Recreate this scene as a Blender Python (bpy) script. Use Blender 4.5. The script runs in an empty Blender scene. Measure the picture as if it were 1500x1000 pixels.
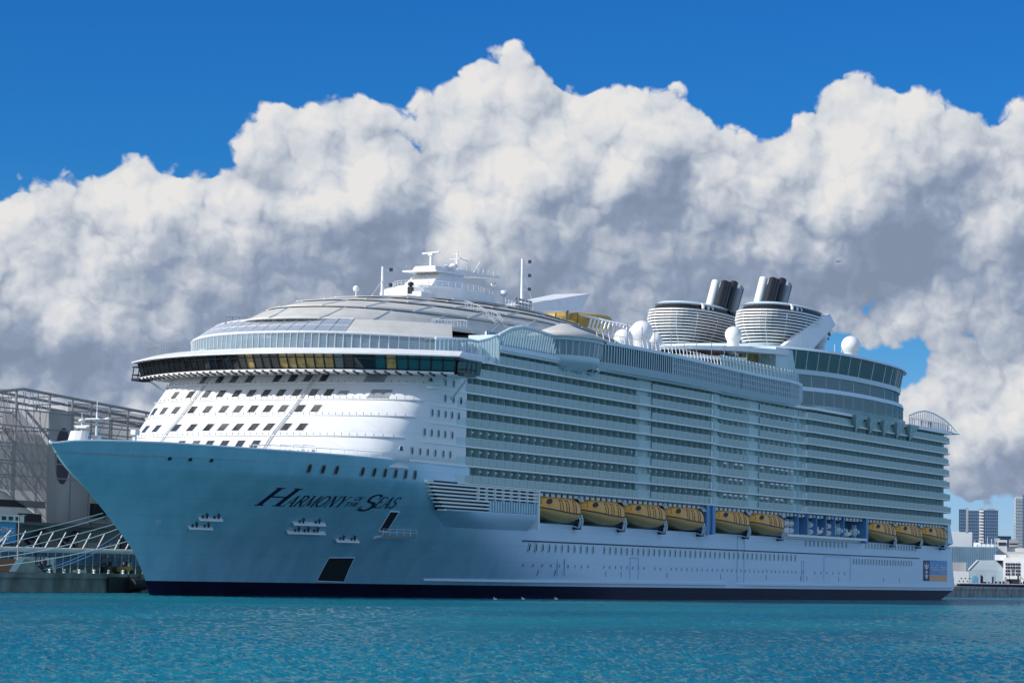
import bpy, math, random
from mathutils import Vector, Matrix, noise as mnoise
random.seed(7)
R=math.radians
scene=bpy.context.scene
C=scene.collection
# ------------------------------------------------------------------ camera
cam=bpy.data.cameras.new('camera'); camo=bpy.data.objects.new('camera',cam); C.objects.link(camo)
CX,CY,CZ=-327.19,-224.66,3.74
RM=((0.42614488,-0.08214632,0.9009176),(-0.90448104,-0.01916335,0.42608310),(0.01773656,0.99643602,0.08246615))
camo.matrix_world=Matrix(((RM[0][0],RM[0][1],-RM[0][2],CX),(RM[1][0],RM[1][1],-RM[1][2],CY),(RM[2][0],RM[2][1],-RM[2][2],CZ),(0,0,0,1)))
cam.sensor_width=36; cam.lens=4150/1500*36; cam.clip_start=1; cam.clip_end=60000
scene.camera=camo
scene.view_settings.view_transform='Standard'; scene.view_settings.look='None'
scene.view_settings.exposure=0.0; scene.view_settings.gamma=1
# ------------------------------------------------------------------ sun
SAZ=(-0.76,0.65); SEL=33.0
sl=math.hypot(*SAZ); ce=math.cos(R(SEL))
SD=Vector((SAZ[0]/sl*ce,SAZ[1]/sl*ce,math.sin(R(SEL))))
sun=bpy.data.lights.new('sun','SUN'); suno=bpy.data.objects.new('sun',sun); C.objects.link(suno)
sun.energy=4.6; sun.angle=R(0.5); sun.color=(1.0,0.95,0.87)
suno.rotation_euler=SD.to_track_quat('Z','Y').to_euler(); suno.location=(0,0,300)
#WORLD_BEGIN
w=bpy.data.worlds.new('World'); scene.world=w; w.use_nodes=True
nt=w.node_tree; nt.nodes.clear(); NL=nt.links
def nd(t,**k):
    n=nt.nodes.new(t)
    for a,b in k.items(): setattr(n,a,b)
    return n
def mth(op,a,b=None,c=None,clamp=False,tree=None):
    n=(tree or nt).nodes.new('ShaderNodeMath'); n.operation=op; n.use_clamp=clamp
    for i,v in enumerate((a,b,c)):
        if v is None: continue
        if isinstance(v,(int,float)): n.inputs[i].default_value=v
        else: (tree or nt).links.new(v,n.inputs[i])
    return n.outputs[0]
tcw=nd('ShaderNodeTexCoord'); sepw=nd('ShaderNodeSeparateXYZ'); NL.new(tcw.outputs['Generated'],sepw.inputs[0])
az=mth('MULTIPLY',mth('ARCTAN2',sepw.outputs[1],sepw.outputs[0]),57.29578)
el=mth('MULTIPLY',mth('ARCSINE',sepw.outputs[2]),57.29578)
comb=nd('ShaderNodeCombineXYZ'); NL.new(mth('SUBTRACT',25.4,az),comb.inputs[0]); NL.new(el,comb.inputs[1])
# cloud field, a function of direction in degrees (bearing, elevation)
# one cumulus bank: centre, half sizes in degrees
BL=[(-7.9,6.9,1.8,1.5),(-5.1,7.4,1.3,1.2),(-10.6,4.4,1.2,.8),(-5.3,6.9,1.7,1.3),(-3.3,7.6,2.3,1.9),(-.1,8.0,2.1,2.25),(2.3,7.9,2.0,1.9),(4.4,7.3,2.2,1.5),(7.2,7.7,2.4,2.2),(10.2,7.4,2.6,2.0),
 (0,6.4,9.8,1.6),(5.5,6.8,6,1.2),(-9.0,4.6,4.4,1.7),(-10,2.9,5.2,1.4),(-1.5,5.2,5.4,1.1),(3.0,5.3,2.2,.6),(9.7,5.6,2.1,.75),(9.9,3.4,2.0,1.3),(8.6,2.5,1.2,.8),(10.9,4.2,1.3,.7),(-14.5,3.6,2.6,1.8),(14.8,7.1,3.2,2.1)]
DK=[(-1.5,5.45,5.6,.95),(4.8,6.1,4.6,1.0),(-8.6,4.2,3.4,.7),(8.4,6.6,3,1.1),(10,2.2,2.4,.7),(2.9,7.3,1.1,.7),(-3.5,6.6,2,.6)]
def newgroup(name,outs):
    g=bpy.data.node_groups.new(name,'ShaderNodeTree'); g.interface.new_socket('P',in_out='INPUT',socket_type='NodeSocketVector')
    for o_ in outs: g.interface.new_socket(o_,in_out='OUTPUT',socket_type='NodeSocketFloat')
    return g,g.nodes.new('NodeGroupInput'),g.nodes.new('NodeGroupOutput')
def gmf(g): return lambda op,a,b=None,c=None,clamp=False: mth(op,a,b,c,clamp,g)
def noise(g,sc,det,ro,vec,off=0):
    n=g.nodes.new('ShaderNodeTexNoise'); n.noise_dimensions='2D'; n.inputs['Scale'].default_value=sc; n.inputs['Detail'].default_value=det; n.inputs['Roughness'].default_value=ro
    a=g.nodes.new('ShaderNodeVectorMath'); a.operation='ADD'; g.links.new(vec,a.inputs[0]); a.inputs[1].default_value=(off,off*.7,0); g.links.new(a.outputs[0],n.inputs['Vector']); return n
def warp(g,vec,n,amt):
    s=g.nodes.new('ShaderNodeVectorMath'); s.operation='SUBTRACT'; g.links.new(n.outputs['Color'],s.inputs[0]); s.inputs[1].default_value=(.5,.5,.5)
    m=g.nodes.new('ShaderNodeVectorMath'); m.operation='MULTIPLY_ADD'; g.links.new(s.outputs[0],m.inputs[0]); m.inputs[1].default_value=(amt,amt,0); g.links.new(vec,m.inputs[2]); return m.outputs[0]
def blobs(g,lst,vec):
    gm=gmf(g); cur=None
    for cx_,cy_,rx,ry in lst:
        m=g.nodes.new('ShaderNodeVectorMath'); m.operation='MULTIPLY_ADD'; g.links.new(vec,m.inputs[0]); m.inputs[1].default_value=(1/rx,1/ry,0); m.inputs[2].default_value=(-cx_/rx,-cy_/ry,0)
        l=g.nodes.new('ShaderNodeVectorMath'); l.operation='LENGTH'; g.links.new(m.outputs[0],l.inputs[0]); r_=min(rx,ry)
        v=gm('MULTIPLY_ADD',l.outputs['Value'],-r_,r_)
        cur=v if cur is None else gm('SMOOTH_MAX',cur,v,.35)
    return cur
def bump(g,sc,vec,sm=0):
    gm=gmf(g); v=g.nodes.new('ShaderNodeTexVoronoi'); v.voronoi_dimensions='2D'; v.feature='SMOOTH_F1' if sm else 'F1'; v.inputs['Scale'].default_value=sc
    if sm: v.inputs['Smoothness'].default_value=sm
    g.links.new(vec,v.inputs['Vector']); d=v.outputs['Distance']; return gm('MULTIPLY_ADD',gm('MULTIPLY',d,d),-2.0,.55)
gA,iA,oA=newgroup('cloud_mass',['S']); 
oA.id_data.links.new(blobs(gA,BL,warp(gA,iA.outputs[0],noise(gA,.6,2,.5,iA.outputs[0],3.1),1.1)),oA.inputs['S'])
gB,iB,oB=newgroup('cloud_billows',['H']); gm=gmf(gB)
P0=iB.outputs[0]; P1=warp(gB,P0,noise(gB,.7,1,.5,P0,5.7),.9); P2=warp(gB,P0,noise(gB,1.8,2,.55,P0,9.7),.5)
f=gm('MULTIPLY',bump(gB,.5,P1,.6),.75); f=gm('MULTIPLY_ADD',bump(gB,1.15,P2),.34,f); f=gm('MULTIPLY_ADD',bump(gB,2.4,P2),.15,f); f=gm('MULTIPLY_ADD',bump(gB,5.2,P2),.055,f)
n1=noise(gB,2.2,4,.6,P2,11.3); f=gm('MULTIPLY_ADD',gm('SUBTRACT',n1.outputs[0],.5),.34,f)
gB.links.new(f,oB.inputs['H'])
gD,iD,oD=newgroup('cloud_shade',['D']); gD.links.new(blobs(gD,DK,warp(gD,iD.outputs[0],noise(gD,.8,4,.55,iD.outputs[0],21.),1.7)),oD.inputs['D'])
def at(gr,dx,dy):
    a=nd('ShaderNodeVectorMath',operation='ADD'); NL.new(comb.outputs[0],a.inputs[0]); a.inputs[1].default_value=(dx,dy,0)
    q=nd('ShaderNodeGroup'); q.node_tree=gr; NL.new(a.outputs[0],q.inputs[0]); return q.outputs[0]
S0=at(gA,0,0); S2=at(gA,-.55,.75); H0=at(gB,0,0); H1=at(gB,-.09,.12); H2=at(gB,-.34,.46); D0=at(gD,0,0)
hh=mth('ADD',mth('MULTIPLY',mth('MINIMUM',S0,1.2),1.7),mth('ADD',H0,.02))
alpha=nd('ShaderNodeMapRange',interpolation_type='SMOOTHSTEP'); NL.new(hh,alpha.inputs[0]); alpha.inputs[1].default_value=-.06; alpha.inputs[2].default_value=.17
fine=mth('MULTIPLY',mth('SUBTRACT',H0,H1),.30)
mid=mth('MULTIPLY',mth('SUBTRACT',H0,H2),.40)
broad=mth('MULTIPLY',mth('SUBTRACT',S0,S2),.26)
dk=nd('ShaderNodeMapRange',interpolation_type='SMOOTHSTEP'); NL.new(mth('MULTIPLY_ADD',H0,-.7,D0),dk.inputs[0]); dk.inputs[1].default_value=-1.4; dk.inputs[2].default_value=1.3; dk.inputs[3].default_value=0; dk.inputs[4].default_value=.56
lit=mth('SUBTRACT',mth('ADD',mth('ADD',mth('ADD',.68,fine),mid),broad),dk.outputs[0],clamp=True)
ramp=nd('ShaderNodeValToRGB'); NL.new(lit,ramp.inputs[0]); e=ramp.color_ramp.elements
e[0].position=0; e[0].color=(.22,.28,.38,1); e[1].position=1; e[1].color=(.80,.79,.78,1)
for p_,c_ in ((.25,(.27,.335,.46,1)),(.5,(.43,.48,.57,1)),(.75,(.64,.67,.72,1))):
    x=e.new(p_); x.color=c_
sky=nd('ShaderNodeTexSky'); sky.sky_type='NISHITA'; sky.sun_disc=False; sky.sun_elevation=R(SEL); sky.sun_rotation=math.atan2(SAZ[0],SAZ[1]); sky.air_density=1.0; sky.dust_density=.2; sky.ozone_density=2.5
sc_=nd('ShaderNodeVectorMath',operation='MULTIPLY'); NL.new(sky.outputs[0],sc_.inputs[0]); sc_.inputs[1].default_value=(.10,.10,.10)
tint=nd('ShaderNodeVectorMath',operation='MULTIPLY'); NL.new(sc_.outputs[0],tint.inputs[0])
tr=nd('ShaderNodeValToRGB'); NL.new(mth('DIVIDE',el,90.0,clamp=True),tr.inputs[0]); te=tr.color_ramp.elements
te[0].position=0; te[0].color=(.58,.82,1.5,1); te[1].position=1; te[1].color=(1.0,1.2,1.4,1)
for p_,c_ in ((.054,(.20,.57,1.05)),(.093,(.09,.49,1.02)),(.15,(.07,.44,1.0)),(.30,(.85,1.1,1.38))):
    x=te.new(p_); x.color=(*c_,1)
NL.new(tr.outputs[0],tint.inputs[1])
mixc=nd('ShaderNodeMixRGB'); NL.new(alpha.outputs[0],mixc.inputs[0]); NL.new(tint.outputs[0],mixc.inputs[1]); NL.new(ramp.outputs[0],mixc.inputs[2])
away=nd('ShaderNodeMapRange',interpolation_type='SMOOTHSTEP'); NL.new(mth('ABSOLUTE',mth('SUBTRACT',25.4,az)),away.inputs[0]); away.inputs[1].default_value=20; away.inputs[2].default_value=50; away.inputs[4].default_value=.6
mix2=nd('ShaderNodeMixRGB'); NL.new(away.outputs[0],mix2.inputs[0]); NL.new(mixc.outputs[0],mix2.inputs[1]); mix2.inputs[2].default_value=(.42,.55,.78,1)   # even pale fill added to the unseen sky to brighten the shaded side
bg=nd('ShaderNodeBackground'); bg.inputs[1].default_value=1.0
NL.new(mix2.outputs[0],bg.inputs[0])
out=nd('ShaderNodeOutputWorld'); NL.new(bg.outputs[0],out.inputs[0])
w.cycles.sampling_method='MANUAL'; w.cycles.sample_map_resolution=512
#WORLD_END
# ------------------------------------------------------------------ materials
def mat(name,col,rough=0.5,metal=0.0,var=0.0,vscale=1.0,bump=0.0,bscale=1.0,stretch=(1,1,1),spec=0.5,col2=None,emit=None,alpha=None):
    m=bpy.data.materials.new(name); m.use_nodes=True
    n=m.node_tree.nodes; l=m.node_tree.links; b=n['Principled BSDF']
    b.inputs['Base Color'].default_value=(*col,1); b.inputs['Roughness'].default_value=rough; b.inputs['Metallic'].default_value=metal
    b.inputs['Specular IOR Level'].default_value=spec
    if var>0 or col2 or bump>0:
        tc=n.new('ShaderNodeTexCoord'); mp=n.new('ShaderNodeMapping'); mp.inputs['Scale'].default_value=stretch
        l.new(tc.outputs['Object'],mp.inputs[0])
        no=n.new('ShaderNodeTexNoise'); no.inputs['Scale'].default_value=vscale; no.inputs['Detail'].default_value=5
        l.new(mp.outputs[0],no.inputs['Vector'])
        if var>0 or col2:
            cr=n.new('ShaderNodeValToRGB'); c2=col2 or tuple(max(0,c*(1-var)) for c in col); c1=col if col2 else tuple(min(1,c*(1+var*.5)) for c in col)
            cr.color_ramp.elements[0].color=(*c2,1); cr.color_ramp.elements[1].color=(*c1,1)
            cr.color_ramp.elements[0].position=.35; cr.color_ramp.elements[1].position=.65
            l.new(no.outputs[0],cr.inputs[0]); l.new(cr.outputs[0],b.inputs['Base Color'])
        if bump>0:
            n2=n.new('ShaderNodeTexNoise'); n2.inputs['Scale'].default_value=bscale; n2.inputs['Detail'].default_value=4
            l.new(mp.outputs[0],n2.inputs['Vector'])
            bp=n.new('ShaderNodeBump'); bp.inputs['Strength'].default_value=bump; bp.inputs['Distance'].default_value=.1
            l.new(n2.outputs[0],bp.inputs['Height']); l.new(bp.outputs[0],b.inputs['Normal'])
    if emit:
        b.inputs['Emission Color'].default_value=(*emit[0],1); b.inputs['Emission Strength'].default_value=emit[1]
    if alpha is not None: b.inputs['Alpha'].default_value=alpha
    return m
def hullmat(name,col,dark,rough=0.35):
    """painted steel plating: faint plate seams, weathering streaks, slight oil-canning"""
    m=bpy.data.materials.new(name); m.use_nodes=True
    n=m.node_tree.nodes; l=m.node_tree.links; b=n['Principled BSDF']; b.inputs['Roughness'].default_value=rough
    tc=n.new('ShaderNodeTexCoord'); sx=n.new('ShaderNodeSeparateXYZ'); l.new(tc.outputs['Object'],sx.inputs[0])
    cb=n.new('ShaderNodeCombineXYZ'); l.new(sx.outputs[0],cb.inputs[0]); l.new(sx.outputs[2],cb.inputs[1])
    br=n.new('ShaderNodeTexBrick'); br.inputs['Scale'].default_value=1; br.inputs['Brick Width'].default_value=11; br.inputs['Row Height'].default_value=2.7
    br.inputs['Mortar Size'].default_value=.05; br.inputs['Mortar Smooth'].default_value=.6
    br.inputs['Color1'].default_value=(1,1,1,1); br.inputs['Color2'].default_value=(.955,.965,.975,1); br.inputs['Mortar'].default_value=(.80,.82,.84,1)
    l.new(cb.outputs[0],br.inputs['Vector'])
    mp=n.new('ShaderNodeMapping'); mp.inputs['Scale'].default_value=(.35,.35,.05); l.new(tc.outputs['Object'],mp.inputs[0])
    no=n.new('ShaderNodeTexNoise'); no.inputs['Scale'].default_value=1; no.inputs['Detail'].default_value=6; l.new(mp.outputs[0],no.inputs['Vector'])
    cr=n.new('ShaderNodeValToRGB'); cr.color_ramp.elements[0].position=.3; cr.color_ramp.elements[1].position=.62
    cr.color_ramp.elements[0].color=(*dark,1); cr.color_ramp.elements[1].color=(*col,1); l.new(no.outputs[0],cr.inputs[0])
    mx=n.new('ShaderNodeMixRGB'); mx.blend_type='MULTIPLY'; mx.inputs[0].default_value=1
    l.new(cr.outputs[0],mx.inputs[1]); l.new(br.outputs[0],mx.inputs[2]); l.new(mx.outputs[0],b.inputs['Base Color'])
    n2=n.new('ShaderNodeTexNoise'); n2.inputs['Scale'].default_value=.6; n2.inputs['Detail'].default_value=2; l.new(tc.outputs['Object'],n2.inputs['Vector'])
    bp=n.new('ShaderNodeBump'); bp.inputs['Strength'].default_value=.25; bp.inputs['Distance'].default_value=.08
    l.new(n2.outputs[0],bp.inputs['Height']); l.new(bp.outputs[0],b.inputs['Normal'])
    return m
M={}
M['hull']=hullmat('hull_paint_shaded_bow',(.25,.52,.61),(.20,.44,.53))
def bow_shade_blend(m,c2):  # bow flare's shade painted into the base colour, fading to the paler side
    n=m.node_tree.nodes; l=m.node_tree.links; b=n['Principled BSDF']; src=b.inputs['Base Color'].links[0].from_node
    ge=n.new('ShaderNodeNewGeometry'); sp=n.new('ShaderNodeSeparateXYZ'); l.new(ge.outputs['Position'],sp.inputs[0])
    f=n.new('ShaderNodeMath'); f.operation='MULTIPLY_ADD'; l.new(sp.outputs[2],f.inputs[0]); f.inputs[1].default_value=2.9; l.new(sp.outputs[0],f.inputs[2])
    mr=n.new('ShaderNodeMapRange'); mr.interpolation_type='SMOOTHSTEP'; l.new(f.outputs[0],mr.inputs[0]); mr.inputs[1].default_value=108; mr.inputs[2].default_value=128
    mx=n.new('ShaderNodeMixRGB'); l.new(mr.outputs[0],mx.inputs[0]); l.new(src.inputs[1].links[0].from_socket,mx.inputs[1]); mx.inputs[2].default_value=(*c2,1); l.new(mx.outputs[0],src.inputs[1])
bow_shade_blend(M['hull'],(.55,.74,.86))
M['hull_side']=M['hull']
M['boot']=mat('boottop_navy',(.004,.006,.030),.55,var=.5,vscale=.3,stretch=(.3,1,2),spec=.15)
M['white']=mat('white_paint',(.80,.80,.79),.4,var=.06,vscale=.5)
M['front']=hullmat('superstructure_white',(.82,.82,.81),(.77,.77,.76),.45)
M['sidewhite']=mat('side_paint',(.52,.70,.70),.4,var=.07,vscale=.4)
M['trim']=mat('trim_pale_blue',(.62,.75,.80),.4)
M['slab']=mat('slab_edge_white',(.80,.86,.82),.4)
M['ceil']=mat('balcony_soffit',(.30,.42,.44),.6)
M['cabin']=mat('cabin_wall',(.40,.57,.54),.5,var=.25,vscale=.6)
M['door']=mat('cabin_door_glass',(.08,.18,.20),.12,spec=.8)
M['curtain']=mat('curtain',(.55,.66,.60),.8,var=.3,vscale=2)
M['part']=mat('partition_panel',(.42,.58,.56),.4)
M['dark']=mat('dark_opening',(.012,.014,.018),.6)
M['black']=mat('black_paint',(.015,.015,.018),.35)
M['wintrim']=mat('window_dark',(.02,.024,.03),.1,spec=.6)
M['winglass']=mat('cabin_window_glass',(.05,.055,.06),.12,spec=.7,var=.5,vscale=.6)
M['winglass2']=mat('cabin_window_curtained',(.13,.13,.125),.15,spec=.7,var=.5,vscale=.8)
M['grey']=mat('grey_metal',(.30,.32,.34),.45,var=.15)
M['steel']=mat('polished_steel',(.55,.56,.58),.22,metal=.9)
M['beige']=mat('solarium_roof_cloth',(.60,.58,.53),.6,var=.1,vscale=.3)
M['wood']=mat('golden_blind',(.40,.29,.10),.6,var=.4,vscale=1.2)
M['orange']=mat('lifeboat_yellow',(.84,.39,.035),.38,var=.12,vscale=1)
M['boatlow']=mat('lifeboat_keel_cream',(.66,.40,.13),.45)
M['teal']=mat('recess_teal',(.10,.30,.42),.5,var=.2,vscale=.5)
M['blue']=mat('structure_blue',(.10,.28,.50),.45)
M['hall']=mat('terminal_grey',(.33,.34,.36),.6,var=.2,vscale=.15,stretch=(1,1,.3))
M['signblue']=mat('sign_blue',(.03,.26,.62),.4)
M['signorange']=mat('sign_orange',(.85,.33,.09),.4)
M['navy']=mat('navy_marking',(.014,.010,.040),.5)
M['yslide']=mat('yellow_slide',(.50,.34,.07),.45,var=.3,vscale=.6)
M['terra']=mat('sports_court_orange',(.45,.16,.08),.7)
M['concrete']=mat('quay_concrete',(.30,.30,.28),.85,var=.45,vscale=.35,bump=.4,bscale=1.5,stretch=(1,1,.6))
M['asphalt']=mat('quay_asphalt',(.18,.18,.18),.9,var=.2)
M['rubber']=mat('fender_rubber',(.015,.015,.017),.7)
M['rope']=mat('mooring_rope',(.16,.27,.33),.7)
M['rope2']=mat('mooring_rope_blue',(.04,.13,.26),.7)
def glass(name,tint,refl=.35,trans=.45,rough=.04):
    m=bpy.data.materials.new(name); m.use_nodes=True
    n=m.node_tree.nodes; l=m.node_tree.links; n.clear()
    o=n.new('ShaderNodeOutputMaterial'); d=n.new('ShaderNodeBsdfDiffuse'); g=n.new('ShaderNodeBsdfGlossy'); t=n.new('ShaderNodeBsdfTransparent')
    d.inputs[0].default_value=(*tint,1); g.inputs[0].default_value=(.9,.95,.95,1); g.inputs[1].default_value=rough
    t.inputs[0].default_value=tuple(min(1,.45+.6*c) for c in tint)+(1,)
    a=n.new('ShaderNodeMixShader'); a.inputs[0].default_value=trans; l.new(d.outputs[0],a.inputs[1]); l.new(t.outputs[0],a.inputs[2])
    b=n.new('ShaderNodeMixShader'); b.inputs[0].default_value=refl; l.new(a.outputs[0],b.inputs[1]); l.new(g.outputs[0],b.inputs[2])
    l.new(b.outputs[0],o.inputs[0]); return m
M['rail']=glass('balcony_rail_glass',(.34,.50,.46),.14,.25,.18)
M['darkglass']=glass('bridge_dark_glass',(.012,.014,.018),.07,.12,.05)
M['glass']=glass('clear_glass_wall',(.38,.50,.52),.20,.60,.08)
M['tint']=glass('dark_tinted_glass',(.02,.10,.10),.14,.25,.05)
M['sky_glass']=glass('pale_skylight_glass',(.50,.55,.62),.30,.25,.12)
# ------------------------------------------------------------------ mesh builder
WP={}
ZMAP=[None]
class MB:
    def __init__(s): s.v=[]; s.f=[]; s.mi=[]; s.sm=[]
    def add(s,vs,fs,mi=0,smooth=False):
        o=len(s.v); s.v+= [tuple(p) for p in vs]
        for f in fs: s.f.append(tuple(i+o for i in f)); s.mi.append(mi); s.sm.append(smooth)
    def box(s,x0,x1,y0,y1,z0,z1,mi=0):
        s.add([(x0,y0,z0),(x1,y0,z0),(x1,y1,z0),(x0,y1,z0),(x0,y0,z1),(x1,y0,z1),(x1,y1,z1),(x0,y1,z1)],
              [(0,3,2,1),(4,5,6,7),(0,1,5,4),(1,2,6,5),(2,3,7,6),(3,0,4,7)],mi)
    def hexa(s,p,mi=0):   # 8 points: bottom loop 0-3, top loop 4-7
        s.add(p,[(0,3,2,1),(4,5,6,7),(0,1,5,4),(1,2,6,5),(2,3,7,6),(3,0,4,7)],mi)
    def prism(s,poly,z0,z1,mi=0,mt=None,smooth=False):
        n=len(poly); zb=z0 if callable(z0) else (lambda x,y:z0); zt=z1 if callable(z1) else (lambda x,y:z1)
        vs=[(x,y,zb(x,y)) for x,y in poly]+[(x,y,zt(x,y)) for x,y in poly]
        s.add(vs,[(i,(i+1)%n,(i+1)%n+n,i+n) for i in range(n)],mi,smooth)
        s.add(vs,[tuple(range(n-1,-1,-1)),tuple(range(n,2*n))],mi if mt is None else mt)
    def tube(s,a,b,r,n=6,mi=0,r2=None,caps=True):
        a=Vector(a); b=Vector(b); d=b-a
        if d.length<1e-6: return
        q=d.to_track_quat('Z','Y'); r2=r if r2 is None else r2
        vs=[]
        for k,(p,rr) in enumerate(((a,r),(b,r2))):
            for i in range(n):
                t=2*math.pi*i/n; vs.append(p+q@Vector((math.cos(t)*rr,math.sin(t)*rr,0)))
        fs=[(i,(i+1)%n,(i+1)%n+n,i+n) for i in range(n)]
        s.add(vs,fs,mi,n>5)
        if caps: s.add(vs,[tuple(range(n-1,-1,-1)),tuple(range(n,2*n))],mi)
    def path(s,pts,r,n=5,mi=0):
        for a,b in zip(pts,pts[1:]): s.tube(a,b,r,n,mi)
    def lathe(s,c,prof,n=20,mi=0,sx=1,sy=1,smooth=True):
        vs=[]; 
        for r,z in prof:
            for i in range(n):
                t=2*math.pi*i/n; vs.append((c[0]+math.cos(t)*r*sx,c[1]+math.sin(t)*r*sy,c[2]+z))
        fs=[]
        for k in range(len(prof)-1):
            for i in range(n): fs.append((k*n+i,k*n+(i+1)%n,(k+1)*n+(i+1)%n,(k+1)*n+i))
        s.add(vs,fs,mi,smooth)
        s.add(vs,[tuple(range(n-1,-1,-1)),tuple(range((len(prof)-1)*n,len(prof)*n))],mi)
    def ball(s,c,r,n=20,mi=0,m=12):
        s.lathe(c,[(max(.001,r*math.sin(math.pi*k/m)),-r*math.cos(math.pi*k/m)) for k in range(m+1)],n,mi)
    def grid(s,pts,mi=0,smooth=True,flip=False,mif=None):
        nr=len(pts); nc=len(pts[0]); vs=[p for row in pts for p in row]
        o=len(s.v); s.v+=[tuple(p) for p in vs]
        for i in range(nr-1):
            for j in range(nc-1):
                f=(i*nc+j,i*nc+j+1,(i+1)*nc+j+1,(i+1)*nc+j)
                if flip: f=f[::-1]
                s.f.append(tuple(k+o for k in f)); s.mi.append(mif(i,j) if mif else mi); s.sm.append(smooth)
    def build(s,name,mats,parent=None,origin=None):
        if not isinstance(mats,(list,tuple)): mats=[mats]
        if ZMAP[0]: s.v=[(p[0],p[1],ZMAP[0](p[2])) for p in s.v]
        xs=[p[0] for p in s.v]; ys=[p[1] for p in s.v]; zs=[p[2] for p in s.v]
        o=Vector(origin) if origin else Vector(((min(xs)+max(xs))/2,(min(ys)+max(ys))/2,min(zs)))
        me=bpy.data.meshes.new(name); me.from_pydata([Vector(p)-o for p in s.v],[],s.f)
        for m in mats: me.materials.append(M[m] if isinstance(m,str) else m)
        me.polygons.foreach_set('material_index',s.mi); me.polygons.foreach_set('use_smooth',s.sm); me.update()
        ob=bpy.data.objects.new(name,me); C.objects.link(ob)
        if parent is not None: ob.parent=parent; ob.location=o-WP[parent.name]
        else: ob.location=o
        WP[ob.name]=o.copy()
        return ob
def split(mb,name,mats,parent=None,label=None):
    """each separate piece of mb becomes a part of its own"""
    par=list(range(len(mb.v)))
    def fd(i):
        while par[i]!=i: par[i]=par[par[i]]; i=par[i]
        return i
    key={}
    for i,p in enumerate(mb.v):
        k=tuple(round(c,4) for c in p)
        if k in key: par[fd(i)]=fd(key[k])
        else: key[k]=i
    for f in mb.f:
        for b in f[1:]: par[fd(b)]=fd(f[0])
    gr={}
    for fi,f in enumerate(mb.f): gr.setdefault(fd(f[0]),[]).append(fi)
    out=[]
    for fs in gr.values():
        m2=MB(); mp={}
        for fi in fs:
            nf=[]
            for i in mb.f[fi]:
                if i not in mp: mp[i]=len(m2.v); m2.v.append(mb.v[i])
                nf.append(mp[i])
            m2.f.append(tuple(nf)); m2.mi.append(mb.mi[fi]); m2.sm.append(mb.sm[fi])
        out.append(m2.build(name,mats,parent or SHIP))
    return out
def solid(ob,th,off=0):
    md=ob.modifiers.new('solid','SOLIDIFY'); md.thickness=th; md.offset=off; return ob
def empty(name,loc):
    o=bpy.data.objects.new(name,None); C.objects.link(o); o.location=loc; o.empty_display_size=1; WP[o.name]=Vector(loc); return o
def tag(o,label=None,cat=None,group=None,kind=None):
    if label: o['label']=label
    if cat: o['category']=cat
    if group: o['group']=group
    if kind: o['kind']=kind
    return o
def copy_tree(o,parent=None):
    c=o.copy(); C.objects.link(c); c.parent=parent
    for ch in [x for x in o.children]: copy_tree(ch,c)
    return c
def lerp(t,tab):
    if t<=tab[0][0]: return tab[0][1]
    for (a,b),(c,d) in zip(tab,tab[1:]):
        if t<=c: return b+(d-b)*(t-a)/(c-a)
    return tab[-1][1]
# ------------------------------------------------------------------ cruise ship
SHIP=empty('cruise_ship',(180,0,0))
tag(SHIP,'huge white and pale blue cruise ship with long rows of glass balconies and two funnels','cruise ship')
def part(mb,name,mats,label=None,parent=SHIP,**k):
    o=mb.build(name,mats,parent,**k)
    if label: o['label']=label
    return o
ST=[(-3,26.2),(0,25.7),(2.8,24.1),(5.8,21.6),(7.8,19.2),(11.6,13.6),(14.9,8.4),(17,4.7),(18.9,1.9),(20.8,-.4),(22,-1.6)]
def stem(z): return lerp(z,ST) if z>-3 else 26.2
def half(X,z):
    s=stem(z)
    if X<=s: return 0.
    t=min(max(z/18,0),1); L=64+58*(1-t)**1.15; u=min((X-s)/L,1); p=1.75
    W=23.5+1.5*min(max((z-4)/14,0),1)**1.5*(1-min(max((X-80)/40,0),1)*(1 if z<13 else 0))
    w=W*(1-(1-u)**p)**(1-.04*t)
    if X>330: w-= .9*((X-330)/30)**2
    return w
def hp(X,z,out=0.06,side=-1):
    """point on the port shell pushed outwards"""
    y=half(X,z); a=Vector((X+.3,side*half(X+.3,z),z))-Vector((X,side*y,z)); b=Vector((X,side*half(X,z+.3),z+.3))-Vector((X,side*y,z))
    n=a.cross(b); n.normalize()
    if n.y*side<0: n=-n
    return Vector((X,side*y,z))+n*out
def bulw(X): return lerp(X,[(-1,20.8),(.7,21.0),(1.3,21.2),(3.7,21.4),(8,21.55),(14,21.6),(19.4,21.5),(26,21.4),(35,21.28),(47,21.15),(60,20.95),(80,20.9)])
# --- hull
mb=MB()
ZLO=[-2,-.8,0,.7,1.5,2.15,2.3,3,4,5.5,7,8.5,10,11.5,12.8]; ZHI=[14,15.2,16.4,17.4,18,18.05,19,20,21]
def hull_sheet(side):
    def cols(z,x1,n1):
        s=stem(z); return [s+(x1-s)*(k/n1)**1.7 for k in range(n1+1)]
    pf=[[(x,side*half(x,z),z if z<21 else bulw(x)) for x in cols(z,80,50)] for z in ZLO+ZHI]
    mb.grid(pf,smooth=True,flip=(side>0),mif=lambda i,j:1 if i<5 else 0)
    pl=[]
    for z in ZLO:
        xe=347 if z<=0 else 347+13.6*min(1,z/2.6)-max(0,(z-2.6))*.43
        pl.append([(x,side*half(x,z),z) for x in [80+(330-80)*k/40 for k in range(0,41)]+[330+(xe-330)*k/8 for k in range(1,9)]])
    mb.grid(pl,smooth=True,flip=(side>0),mif=lambda i,j: 1 if i<5 else (0 if j<5 else 2))
    return pl
PL=hull_sheet(-1); SLs=hull_sheet(1)
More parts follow.
